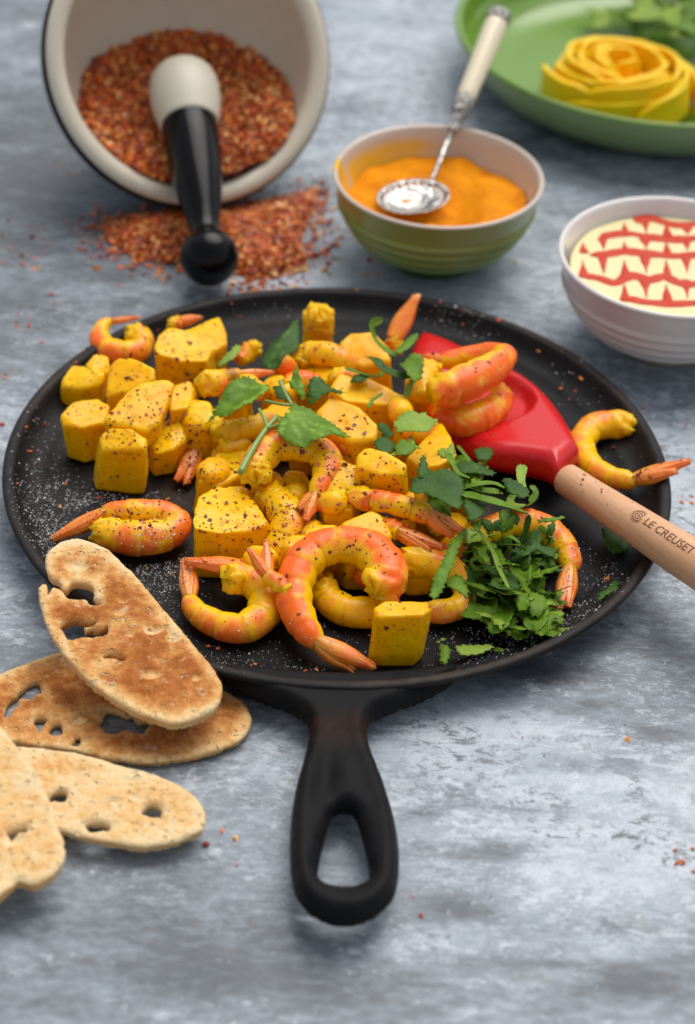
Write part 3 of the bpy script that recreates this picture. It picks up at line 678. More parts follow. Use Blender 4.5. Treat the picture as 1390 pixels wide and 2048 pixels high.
def rose():
    mm = mango_mat('raw_mango_slice', (.95, .60, .01), (.94, .55, .008), patches=.0, spec=.15, orange=0.)
    c = un(1243, 165, 1.8); C = np.array([c[0], c[1], .62])
    t = thing('mango_rose', 'rose made of thin mango slices lying in the green dish', 'mango rose', C)
    g = np.random.default_rng(3)
    def petal(a0, span, r, h, lean, zb, th=.3, spiral=0., zd=0.):
        """curved upright slice: arc a0..a0+span at radius r, leaning outwards"""
        nu, nv = 22, 10; A = np.zeros((nu, nv, 3))
        for i in range(nu):
            u = i/(nu-1); a = a0+span*u; hh = h*(1-.4*abs(2*u-1)**4)
            rr = r*(1+spiral*u)
            for j in range(nv):
                q = j/(nv-1); ro = 1.14*rr+lean*q**1.3+.12*fn((a*2, q*2, r), 1, r*9)
                A[i, j] = C+np.array([ro*math.cos(a)*1.12, ro*math.sin(a), zb+q*hh+zd*u+.1*fn((a*3, q, r), 1, 5)])
        N_ = np.cross(np.gradient(A, axis=0), np.gradient(A, axis=1)); N_ /= np.linalg.norm(N_, axis=2, keepdims=True)+1e-9
        V = np.vstack([(A+N_*th/2).reshape(-1, 3), (A-N_*th/2).reshape(-1, 3)]); n = nu*nv; Fc = []
        for i in range(nu-1):
            for j in range(nv-1):
                p = i*nv+j; Fc.append((p, p+nv, p+nv+1, p+1)); Fc.append((n+p+1, n+p+nv+1, n+p+nv, n+p))
        bd = [(i*nv) for i in range(nu)]+[(nu-1)*nv+j for j in range(1, nv)]+[i*nv+nv-1 for i in range(nu-2, -1, -1)]+[j for j in range(nv-2, 0, -1)]
        for a_, b_ in zip(bd, bd[1:]+bd[:1]): Fc.append((b_, a_, n+a_, n+b_))
        o = mk('petal', V, Fc, mm, t)
        bv = o.modifiers.new('bevel', 'BEVEL'); bv.width = .0005; bv.segments = 2; bv.limit_method = 'ANGLE'; bv.angle_limit = math.radians(50)
    for k in range(6): petal(k*1.05-.4, 1.6, 3.3, 1.5+.35*(k % 2), .1-.25*(k % 3)*.5, 0, spiral=-.2, zd=.35)
    for k in range(5): petal(k*1.26+.2, 1.9, 2.95, 2.05+.25*(k % 2), -.15, .05, spiral=-.18, zd=.3)
    for k in range(4): petal(k*1.57+.6, 2.3, 2.45, 2.4, .0, .05, spiral=-.2, zd=.3)
    for k in range(3): petal(k*2.1+.1, 2.7, 1.8, 2.55, .1, .1, spiral=-.18)
    petal(1.2, 3.4, 1.15, 2.6, .12, .15, spiral=-.2)
    petal(.3, 4.4, .62, 2.65, .1, .2, th=.2, spiral=.35); petal(3.4, 3.6, .5, 2.5, .05, .2, th=.2, spiral=-.4)
    core = lathe([(0, 0), (2.5, 0), (2.6, .3), (2.3, .9), (1.6, 1.3), (0, 1.4)], C, n=40)
    mk('petal', core[0], core[1], mm, t)
rose()

# ================================================================ mango chunks on the pan
FOOD = []                                                 # everything loose flakes and leaves can land on
def chunk(top, zt, h, label, taper=1.04, shift=(0, 0), group=None, bev=.05, dz=None, grow=.05):
    P = np.array([un(x, y, zt+(dz[i] if dz else 0)) for i, (x, y) in enumerate(top)])
    m_ = P.mean(0); P[:, :2] = m_[:2]+(P[:, :2]-m_[:2])*1.0
    gg = np.random.default_rng(int(top[0][0]*7+top[0][1]))
    if dz is None:
        tx, ty = gg.uniform(-.3, .3)/60, gg.uniform(-.1, .5)/60; cx0, cy0 = np.mean(top, 0)
        P = np.array([un(x, y, zt+tx*(x-cx0)-ty*(y-cy0)+gg.uniform(-.08, .08)) for x, y in top]); shift = (shift[0]+gg.uniform(-.22, .22), shift[1]+gg.uniform(-.1, .15))
    c = P.mean(0); Bt = P.copy(); Bt[:, :2] = c[:2]+(P[:, :2]-c[:2])*taper+np.array(shift); Bt[:, 2] = np.maximum(P[:, 2]-h, FL+.01)
    Bt[:, 2] = max(zt-h, FL+.02) if not dz else Bt[:, 2]
    bm = bmesh.new()
    for p in np.vstack([P, Bt]): bm.verts.new(Vector(p*S))
    r = bmesh.ops.convex_hull(bm, input=bm.verts)
    bmesh.ops.delete(bm, geom=[v for v in bm.verts if not v.link_faces], context='VERTS')
    bmesh.ops.dissolve_limit(bm, angle_limit=math.radians(12), verts=bm.verts, edges=bm.edges)
    bmesh.ops.bevel(bm, geom=bm.edges[:], offset=bev*S, segments=3, profile=.5, affect='EDGES', clamp_overlap=True)
    me = bpy.data.meshes.new('tmp'); bm.to_mesh(me); bm.free()
    o = bpy.data.objects.new('tmp', me); COL.objects.link(o)
    md = o.modifiers.new('r', 'REMESH'); md.mode = 'VOXEL'; md.voxel_size = .062*S
    md = o.modifiers.new('s', 'SMOOTH'); md.factor = .5; md.iterations = 1
    ev = o.evaluated_get(bpy.context.evaluated_depsgraph_get()).to_mesh()
    V = np.array([tuple(v.co) for v in ev.vertices])/S; Fc = [tuple(p.vertices) for p in ev.polygons]
    N = np.array([tuple(v.normal) for v in ev.vertices])
    bpy.data.objects.remove(o); bpy.data.meshes.remove(me)
    sd_ = c[0]*3.1+c[1]
    V = V+N*np.array([grow+.12*fn(v, .5, sd_)+.028*fn(v, 2.2, sd_)+.006*fn(v, 8, sd_) for v in V])[:, None]
    V[:, 2] = np.maximum(V[:, 2], FL+.01)
    o = mk('mango_chunk', V, Fc, MANGO)
    tag(o, label, 'mango', group); FOOD.append(o); return o
chunk([(127, 757), (146, 730), (178, 735), (208, 747), (204, 768), (165, 777), (128, 774)], 2.0, 1.4, 'leftmost upper mango cube at the left edge of the heap')
chunk([(172, 730), (191, 708), (215, 713), (216, 745), (190, 752)], 2.2, 1.6, 'small mango piece peeping out below the curled prawn at far left')
chunk([(123, 832), (149, 808), (195, 800), (216, 812), (207, 845), (160, 856), (126, 850)], 2.5, 1.8, 'lowest left mango cube, directly under the leftmost upper cube', shift=(.1, 0))
chunk([(222, 730), (236, 718), (268, 720), (309, 738), (306, 760), (262, 782), (214, 792)], 2.7, 2.1, 'mango cube between the curled prawn and the flat lens-shaped mango wedge')
chunk([(200, 872), (222, 856), (262, 858), (293, 880), (288, 897), (206, 899)], 2.9, 2.28, 'tall blocky mango piece at the lower left front of the heap', taper=1.12, shift=(-.05, 0))
chunk([(296, 880), (318, 850), (345, 832), (372, 850), (376, 876), (350, 897), (310, 908)], 2.1, 1.45, 'rounded mango piece peppered with black, right of the tall blocky one', bev=.35)
chunk([(337, 800), (345, 775), (378, 765), (392, 785), (376, 815), (340, 822)], 2.9, 1.9, 'dull yellow mango piece tucked behind the flat mango wedge')
chunk([(364, 820), (383, 798), (420, 803), (432, 830), (412, 852), (374, 852)], 2.7, 2.0, 'mango piece just left of the large coriander leaf tip', bev=.3)
chunk([(209, 838), (258, 783), (293, 766), (333, 761), (349, 768), (337, 806), (317, 846), (294, 864), (253, 856), (212, 845)], 3.35, .85, 'flat lens-shaped mango wedge lying on top of the left cubes', taper=.9, bev=.12,
      dz=[-.1, .2, .3, .35, .3, .0, -.3, -.45, -.4, -.2])
chunk([(308, 690), (318, 672), (338, 658), (378, 664), (426, 698), (413, 722), (360, 722), (312, 706)], 2.7, 2.05, 'large mango cube with a green fleck near the back left of the pan')
chunk([(368, 662), (437, 636), (452, 668), (452, 688), (428, 702), (385, 680)], 2.4, 1.6, 'mango piece with red flake behind the large back left cube')
chunk([(384, 1040), (398, 995), (432, 972), (467, 977), (507, 1003), (537, 1047), (500, 1062), (440, 1066), (388, 1056)], 2.75, 2.1, 'biggest mango cube, sprinkled with pepper, at the front centre of the heap', taper=.98, shift=(-.1, 0))
chunk([(397, 960), (409, 930), (435, 905), (475, 891), (492, 900), (490, 945), (440, 972)], 2.3, 1.6, 'ragged mango piece behind the biggest front cube', bev=.35)
chunk([(632, 824), (661, 793), (722, 813), (765, 857), (750, 880), (700, 884), (650, 858)], 4.1, 1.7, 'mango cube on top of the heap right of the big coriander leaf', bev=.15, dz=[0, .2, .2, 0, -.2, -.3, -.2])
chunk([(662, 775), (680, 748), (735, 755), (806, 790), (800, 812), (740, 812), (690, 802)], 3.2, 2.5, 'long mango block behind the top cube in the centre of the heap')
chunk([(681, 688), (700, 668), (746, 666), (777, 700), (778, 722), (725, 735), (690, 724)], 3.0, 2.35, 'mango cube at the back centre under the curled green ribbon')
chunk([(717, 912), (733, 897), (773, 907), (814, 927), (806, 951), (760, 950), (714, 936)], 4.3, 1.1, 'small pale mango cube speckled with red flakes on top of the heap', taper=1.03, bev=.13)
chunk([(815, 915), (845, 888), (882, 848), (906, 888), (912, 912), (880, 930), (840, 935)], 3.0, 2.3, 'mango chunk between the chopped coriander tuft and the red spatula')
chunk([(640, 985), (682, 922), (714, 937), (716, 985), (704, 1020), (650, 1022)], 3.2, 2.5, 'large smooth mango chunk behind the front curled prawn')
chunk([(684, 1050), (742, 1022), (762, 1029), (782, 1070), (765, 1090), (705, 1085)], 3.3, 2.6, 'mango cube rising just behind the big front prawn')
chunk([(750, 1216), (768, 1203), (804, 1199), (858, 1203), (865, 1217), (845, 1229), (755, 1234)], 3.05, 2.42, 'frontmost mango cube near the pan handle', taper=1.0, shift=(-.18, 0))
for x, y, s in [(470, 880, 0), (560, 830, 1), (540, 960, 2), (620, 870, 3), (745, 900, 4), (840, 1000, 5), (600, 1090, 6), (850, 1100, 7), (560, 765, 8), (640, 745, 9), (900, 1040, 10), (770, 800, 11), (820, 850, 12), (420, 830, 13), (930, 985, 14), (700, 860, 15), (700, 800, 16), (840, 760, 17), (470, 790, 18), (590, 965, 19), (430, 930, 20), (655, 1070, 21), (520, 1110, 22), (880, 980, 23)]:
    g = np.random.default_rng(s+40); n = 6
    chunk([(x+34*math.cos(a)*g.uniform(.8, 1.15), y+22*math.sin(a)*g.uniform(.8, 1.15)) for a in np.linspace(0, 2*math.pi, n+1)[:-1]], 2.5+g.uniform(-.15, .25), 1.9, 'yellow mango piece mostly buried low in the heap', group='buried mango pieces', bev=.3)

# ================================================================ prawns
def prawn_mats():
    m, nt, b = newmat('prawn_meat'); v = coords(nt)
    o = attr(nt, 'shell'); n = nz(nt, v, 1.5, 6, .62, .6); n2 = nz(nt, v, 5, 5, .6)
    pt = ramp(nt, nz(nt, v, .95, 4, .55, 1.), [(.36, 0.), (.6, 1.)])
    f = mt(nt, 'ADD', mt(nt, 'MULTIPLY', mt(nt, 'MULTIPLY', o, 1.15), mt(nt, 'MULTIPLY_ADD', pt, .72)), mt(nt, 'MULTIPLY', mt(nt, 'SUBTRACT', n, .5), .6))
    f.node.inputs[0].links[0].from_node.inputs[1].links[0].from_node.inputs[2].default_value = .3
    c = ramp(nt, f, [(.05, (.95, .52, .0)), (.3, (.95, .48, .004)), (.46, (.95, .37, .025)), (.68, (.95, .25, .03)), (1., (.92, .16, .012))])
    c = mix(nt, mt(nt, 'MULTIPLY', ramp(nt, nz(nt, v, 2.2, 5, .7, .5), [(.6, 0.), (.7, 1.)]), .45), c, (.40, .10, .008))
    c = mix(nt, attr(nt, 'char'), c, (.1, .03, .01))
    setb(nt, b, Base_Color=c, Roughness=ramp(nt, n2, [(.3, .2), (.7, .36)]), Specular_IOR_Level=.28, Coat_Weight=.05, Coat_Roughness=.12,
         Subsurface_Weight=.6, Subsurface_Radius=(.006, .003, .001), Subsurface_Scale=1.)
    bump(nt, b, mt(nt, 'ADD', mt(nt, 'ADD', n2, mt(nt, 'MULTIPLY', n, .6)), mt(nt, 'MULTIPLY', nz(nt, v, 14, 4, .7), .2)), .16, .0011)
    t, nt, b = newmat('prawn_tail_shell'); v = coords(nt)
    n = nz(nt, v, 2, 5, .6, .4); s = attr(nt, 'streak')
    f = mt(nt, 'ADD', mt(nt, 'MULTIPLY', s, .28), mt(nt, 'MULTIPLY', n, .75))
    c = ramp(nt, f, [(.2, (.74, .09, .004)), (.42, (.88, .17, .01)), (.6, (.92, .26, .03)), (.8, (.94, .36, .01))])
    setb(nt, b, Base_Color=c, Roughness=.32, Specular_IOR_Level=.5, Coat_Weight=.3, Coat_Roughness=.2, Subsurface_Weight=.5, Subsurface_Radius=(.005, .002, .0008), Subsurface_Scale=1.)
    bump(nt, b, mt(nt, 'ADD', s, mt(nt, 'MULTIPLY', nz(nt, v, 7, 4), .5)), .5, .0008)
    return m, t
PM, PT = prawn_mats()
def lobe(parent, A, Bp, wid, th, up, seed, ragged=.35):
    """one tail blade from A to B: flattened, ridged, frayed at its end"""
    A = np.array(A); Bp = np.array(Bp); d = Bp-A; L = np.linalg.norm(d); d /= L
    up = np.array(up, float); up -= d*(up@d); up /= np.linalg.norm(up); sd_ = np.cross(d, up)
    nu, nv = 22, 20; V = []; Sx = []
    for i in range(nu):
        u = i/(nu-1); wv = wid*(.72+.3*math.sin(math.pi*min(1, u*1.2)))*(1-.42*u**2.5); tv = th*(1-.62*u)*(1 if u < .94 else .7)
        if i == 0: wv *= .7
        for j in range(nv):
            a = 2*math.pi*j/nv; x = math.cos(a); y = math.sin(a)
            ridge = .24*math.exp(-(x/.16)**2)+.14*math.exp(-((abs(x)-.55)/.12)**2)
            y2 = y*(1+ridge if y > 0 else 1)
            end = ragged*(noise.noise(Vector((x*2.3+seed, seed, y)))*.9)*max(0, (u-.7)/.3)*1.6
            p = A+d*(L*u+end*wid*1.4)+sd_*(x*wv)+up*(y2*tv*(1+.1*fn((u*6, x*3, y), 1, seed)))+up*(-.12*x*x*wv)
            V.append(p); Sx.append(.25+.35*math.cos(x*9+seed)+.9*(1-u))
    Fc = [(i*nv+j, i*nv+(j+1) % nv, (i+1)*nv+(j+1) % nv, (i+1)*nv+j) for i in range(nu-1) for j in range(nv)]
    Fc.append(tuple(range(nv-1, -1, -1))); Fc.append(tuple((nu-1)*nv+j for j in range(nv)))
    V = np.array(V); V[:, 2] = np.maximum(V[:, 2], FL+.01) if A[2] < 9 else V[:, 2]
    o = mk('tail_fin', V, Fc, PT, parent, attrs={'streak': Sx}); FOOD.append(o)
def prawn(path, label, tail=None, tw=.45, og=1.0, char=None, group=None, flat=.86, head=1.0, fat=1.03, ups=(0, -.45, 1)):
    """path: (px, py, height, radius) from the ragged head end to the tail joint; tail: list of (px, py, height) tips"""
    seed = path[0][0]*.137+path[0][1]*.071
    Q = np.array([list(un(x, y, z))+[r*fat] for x, y, z, r in path]); n = 84; nv = 36
    Q = catmull(Q, n); P = Q[:, :3]; Rr = Q[:, 3]
    T = np.gradient(P, axis=0); T /= np.linalg.norm(T, axis=1)[:, None]
    L = np.r_[0, np.cumsum(np.linalg.norm(np.diff(P, axis=0), axis=1))]; tot = L[-1]
    cen = P.mean(0); up = np.array(ups, float); up /= np.linalg.norm(up)
    V = []; Sh = []; Ch = []; seg = max(3, round(tot/ .95))
    for i in range(n):
        u = L[i]/tot; s = np.cross(T[i], up); s /= np.linalg.norm(s)+1e-9; q = np.cross(s, T[i])
        if s@(P[i]-cen) < 0: s = -s; q = -q
        # s points to the outside (back) of the curl
        if (q@up) < 0: q = -q
        ph = (u*seg) % 1.0
        k = 1+.06*(ph-.5)*(1 if u < .97 else 0)
        headf = max(0, 1-L[i]/(1.1*head+.01)); 
        cap = math.sqrt(max(0, 1-(1-min(1, L[i]/.22))**2))*.75+.25
        tcap = 1 if u < .93 else (1-.25*((u-.93)/.07)**2)
        for j in range(nv):
            a = 2*math.pi*j/nv; cx, cy = math.cos(a), math.sin(a)
            pt = (P[i][0]+cx*.8, P[i][1]+cy*.8, u*4)
            r = Rr[i]*k*cap*tcap*(1+.045*fn(pt, .9, seed)+.025*fn(pt, 3.5, seed))
            if cx < 0: r *= 1-.06*cx*cx*(1+.6*math.cos(ph*2*math.pi))            # segmented belly
            r *= 1+headf*(.42*fn(pt, 2.4, seed+3)+.22*fn(pt, 6, seed))
            if i == 0: r *= .2
            V.append(P[i]+s*(cx*r)+q*(cy*r*flat)+(-T[i]*headf*.35*fn(pt, 3.2, seed+9) if i < 6 else 0))
            Sh.append(1.15*og*(.75+.65*((math.sin((int(u*seg+.12*math.sin(3*a))+seed)*12.9898)*43758.5)%1))*max(0, min(1, (.45+.75*cx+.25*cy)*(1-headf*.9)*(.35+.9*(1-abs(ph-.42)*1.5)))))
            Ch.append(.3*math.exp(-(min(ph, 1-ph)/.045)**2)*max(0, cx+.25)*(1-headf) if .06 < u < .97 else 0)
    V = np.array(V); V[:, 2] = np.maximum(V[:, 2], FL+.01)
    if char is not None: c = un(*char[:3]); Ch = np.maximum(Ch, np.clip(1.15-np.linalg.norm(V-c, axis=1)/char[3], 0, 1))
    s0 = 1 if np.dot(np.cross(V[nv+1]-V[nv], V[2*nv]-V[nv]), V[nv]-P[1]) > 0 else -1
    Fc = []
    for i in range(n-1):
        for j in range(nv):
            f = (i*nv+j, i*nv+(j+1) % nv, (i+1)*nv+(j+1) % nv, (i+1)*nv+j); Fc.append(f if s0 > 0 else f[::-1])
    f = tuple(range(nv)); Fc.append(f[::-1] if s0 > 0 else f); f = tuple((n-1)*nv+j for j in range(nv)); Fc.append(f if s0 > 0 else f[::-1])
    org = np.array([cen[0], cen[1], V[:, 2].min()])
    if tail:
        t = thing('cooked_prawn', label, 'prawn', org, group)
        o = mk('body', V, Fc, PM, t, attrs={'shell': Sh, 'char': Ch}); FOOD.append(o)
        J = P[-1]-T[-1]*.12
        for k, tp in enumerate(tail):
            lobe(t, J, un(*tp), tw*(1.1 if len(tail) == 1 else .86), Rr[-1]*.72, (0, -.5, 1), seed+k*2.3)
    else:
        o = mk('cooked_prawn', V, Fc, PM, origin=org, attrs={'shell': Sh, 'char': Ch}); FOOD.append(o)
        tag(o, label, 'prawn', group)
prawn([(256, 660, 1.9, .42), (280, 678, 1.7, .52), (276, 700, 1.5, .55), (245, 704, 1.5, .55), (212, 696, 1.5, .54), (200, 675, 1.6, .46), (206, 652, 1.8, .32), (224, 641, 1.9, .2)], 'tightly curled prawn at the far left edge of the heap', [(280, 634, 2.1)], .16, og=.9)
prawn([(398, 770, 3.0, .5), (425, 765, 3.1, .6), (452, 755, 3.1, .38), (482, 748, 3.1, .26)], 'prawn with yellow knobbly end pointing left, charred at its neck', [(547, 744, 3.1)], .22, og=.5, char=(462, 750, 3.2, .42), head=.6)
prawn([(515, 690, 2.2, .38), (498, 705, 2.0, .42), (478, 722, 1.9, .35)], 'small pinkish torn prawn end behind the charred neck prawn', None, og=1.5)
prawn([(636, 618, 3.4, .62), (636, 650, 2.5, .66), (634, 690, 1.4, .66)], 'stubby prawn piece standing upright at the back of the heap', None, og=.5, flat=.95, ups=(0, -1, .2))
prawn([(603, 740, 2.3, .45), (612, 712, 2.7, .55), (650, 708, 3.0, .55), (684, 722, 2.9, .5), (690, 745, 2.4, .45)], 'brownish prawn with a dark charred hollow behind the coriander sprig', None, og=.35, char=(668, 732, 3.3, .5))
prawn([(800, 700, 1.7, .35), (790, 690, 1.9, .35), (782, 675, 2.2, .34)], 'prawn whose orange tail sticks up past the back rim of the pan', [(833, 592, 3.4)], .42, og=1.4)
prawn([(862, 792, 3.6, .66), (900, 778, 3.9, .78), (945, 758, 4.0, .78), (985, 735, 4.0, .68), (1010, 712, 3.95, .5), (982, 706, 3.5, .46), (930, 714, 3.2, .44), (880, 726, 3.0, .4)], 'big bright orange prawn folded on top of the red spatula', [(848, 712, 3.0)], .3, og=1.5)
prawn([(1003, 776, 2.3, .36), (998, 806, 2.4, .56), (965, 830, 2.5, .7), (920, 840, 2.5, .7), (872, 832, 2.4, .5)], 'second orange prawn lying in the red spatula bowl under the big one', None, og=1.05)
prawn([(1270, 856, 1.35, .56), (1235, 850, 1.3, .62), (1190, 855, 1.25, .6), (1165, 885, 1.2, .56), (1176, 925, 1.25, .56), (1210, 950, 1.3, .5), (1255, 960, 1.45, .42), (1272, 957, 1.6, .32)], 'lone prawn on the right side of the pan, its tail over the rim', [(1378, 922, 2.35), (1352, 942, 2.15)], .42, og=.6)
prawn([(512, 965, 3.1, .55), (518, 925, 3.4, .66), (552, 893, 3.6, .66), (600, 893, 3.6, .6), (642, 905, 3.5, .62), (655, 940, 3.3, .62), (640, 975, 3.1, .45), (628, 993, 3.0, .34)], 'arched prawn under the large coriander leaves at the heap centre', [(612, 1040, 2.7), (596, 1020, 2.8)], .36, og=.75)
prawn([(190, 1054, 1.4, .5), (222, 1068, 1.35, .66), (280, 1076, 1.35, .72), (335, 1068, 1.35, .64), (354, 1046, 1.4, .55), (325, 1028, 1.5, .52), (267, 1023, 1.6, .5), (205, 1026, 1.5, .38)], 'folded prawn lying alone at the left front of the pan', [(103, 1078, .95), (130, 1072, .9)], .42, og=.7)
prawn([(450, 1158, 1.9, .6), (490, 1160, 1.7, .62), (527, 1185, 1.5, .66), (525, 1228, 1.3, .66), (482, 1256, 1.2, .6), (430, 1246, 1.15, .55), (392, 1222, 1.2, .45), (377, 1195, 1.3, .34)], 'curled yellow prawn at the lower left of the heap by the toast', [(366, 1118, 1.6), (385, 1130, 1.5)], .36, og=.5)
prawn([(560, 1130, 1.9, .38), (520, 1130, 1.9, .36), (480, 1134, 1.8, .34)], 'thin prawn tail lying sideways above the curled yellow prawn', [(372, 1122, 1.9)], .34, og=1.1)
prawn([(592, 1195, 2.2, .42), (560, 1170, 2.4, .36), (530, 1150, 2.6, .3)], 'prawn with split upright tail between the two front curled prawns', [(498, 1098, 3.3), (532, 1082, 3.1)], .3, og=1.2)
prawn([(752, 1190, 2.5, .72), (774, 1150, 2.7, .8), (748, 1108, 2.8, .8), (700, 1090, 2.8, .74), (650, 1096, 2.7, .72), (612, 1122, 2.5, .74), (590, 1168, 2.2, .72), (592, 1215, 1.9, .66), (612, 1258, 1.6, .56), (638, 1288, 1.4, .42)], 'large orange C-shaped prawn at the very front of the heap', [(748, 1333, 1.1), (712, 1341, .85)], .48, og=1.5)
prawn([(640, 1155, 1.5, .55), (658, 1200, 1.2, .6), (700, 1222, 1.15, .62), (750, 1222, 1.15, .6), (790, 1205, 1.2, .5)], 'dull prawn curled underneath the large C-shaped front prawn', None, og=.3)
prawn([(700, 985, 3.2, .3), (730, 998, 3.3, .46), (780, 1006, 3.4, .44), (830, 1020, 3.4, .44), (862, 1030, 3.3, .42)], 'long straight prawn lying below the small speckled mango cube', [(925, 1062, 3.1), (905, 1072, 3.0)], .4, og=.9)
prawn([(750, 1048, 2.7, .3), (780, 1056, 2.8, .38), (800, 1066, 2.8, .36)], 'flat orange prawn tail beneath the long straight prawn', [(886, 1094, 2.7), (860, 1102, 2.6)], .34, og=1.3)
prawn([(800, 1128, 2.0, .5), (835, 1122, 2.1, .62), (885, 1132, 2.0, .62), (925, 1165, 1.6, .5), (925, 1205, 1.3, .46), (890, 1222, 1.2, .48), (855, 1220, 1.2, .45)], 'yellow prawn curled left of the chopped herbs near the front cube', None, og=.55)
prawn([(930, 1078, 1.8, .5), (975, 1062, 1.9, .55), (1030, 1046, 1.9, .58), (1075, 1052, 1.7, .6), (1115, 1080, 1.5, .58), (1138, 1115, 1.3, .48), (1140, 1140, 1.2, .38)], 'prawn reaching from under the herbs, tail pointing to the front', [(1115, 1218, .95), (1136, 1215, .95)], .42, og=.9)
prawn([(525, 985, 2.2, .6), (560, 1010, 2.3, .72), (577, 1050, 2.1, .74), (560, 1095, 1.7, .68), (545, 1120, 1.5, .5)], 'peppery brown prawn body beside the biggest front mango cube', None, og=.3)
prawn([(410, 858, 1.6, .35), (402, 875, 1.5, .38), (396, 893, 1.4, .38)], 'prawn with pink peppered tail poking out left of the biggest cube', [(352, 962, .95), (372, 968, .9)], .42, og=1.1)
prawn([(430, 868, 2.6, .4), (470, 862, 2.7, .5), (515, 852, 2.7, .5), (545, 835, 2.6, .45)], 'brown prawn lying under the coriander stem', None, og=.3)
prawn([(338, 655, 1.9, .3), (350, 648, 2.0, .32), (362, 642, 2.0, .3)], 'prawn with short orange tail behind the back left mango cube', [(402, 634, 2.2)], .26, og=1.3)
prawn([(868, 730, 3.2, .45), (845, 760, 3.1, .55), (852, 800, 2.9, .5)], 'yellow prawn stub between the spatula prawns and the green ribbons', None, og=.4)
prawn([(565, 775, 2.4, .4), (600, 762, 2.4, .45), (640, 768, 2.4, .42)], 'orange prawn half hidden behind the coriander sprig', None, og=1.2)
prawn([(880, 1060, 2.6, .4), (850, 1000, 3.0, .36), (845, 985, 3.0, .3)], 'yellow torn prawn piece beside the dark mint leaf', None, og=.2)

g_ = np.random.default_rng(12)
for x, y, z in [(505, 775, 2.9), (565, 730, 2.6), (690, 760, 3.0), (600, 860, 3.0), (585, 990, 2.2), (665, 1000, 3.0), (760, 975, 3.0), (860, 975, 2.9), (810, 1060, 2.4), (900, 1095, 2.0), (740, 1150, 1.6), (630, 1075, 2.2), (700, 890, 3.2), (800, 820, 3.1), (450, 925, 1.7), (330, 870, 1.6), (480, 1000, 2.0), (840, 860, 2.8)]:
    a = g_.uniform(0, 3.14); L_ = g_.uniform(20, 32); c_, s_ = math.cos(a)*L_, math.sin(a)*L_*.7; b_ = g_.uniform(-12, 12)
    prawn([(x-c_, y-s_, z-.2, .36), (x-s_*.1+b_*.4, y+b_*.5, z+.1, g_.uniform(.44, .56)), (x+c_, y+s_, z-.25, .36)], 'bit of orange prawn meat wedged between the larger pieces of the heap', None, og=g_.uniform(.2, 1.5), head=.7, group='prawn bits wedged in the heap')

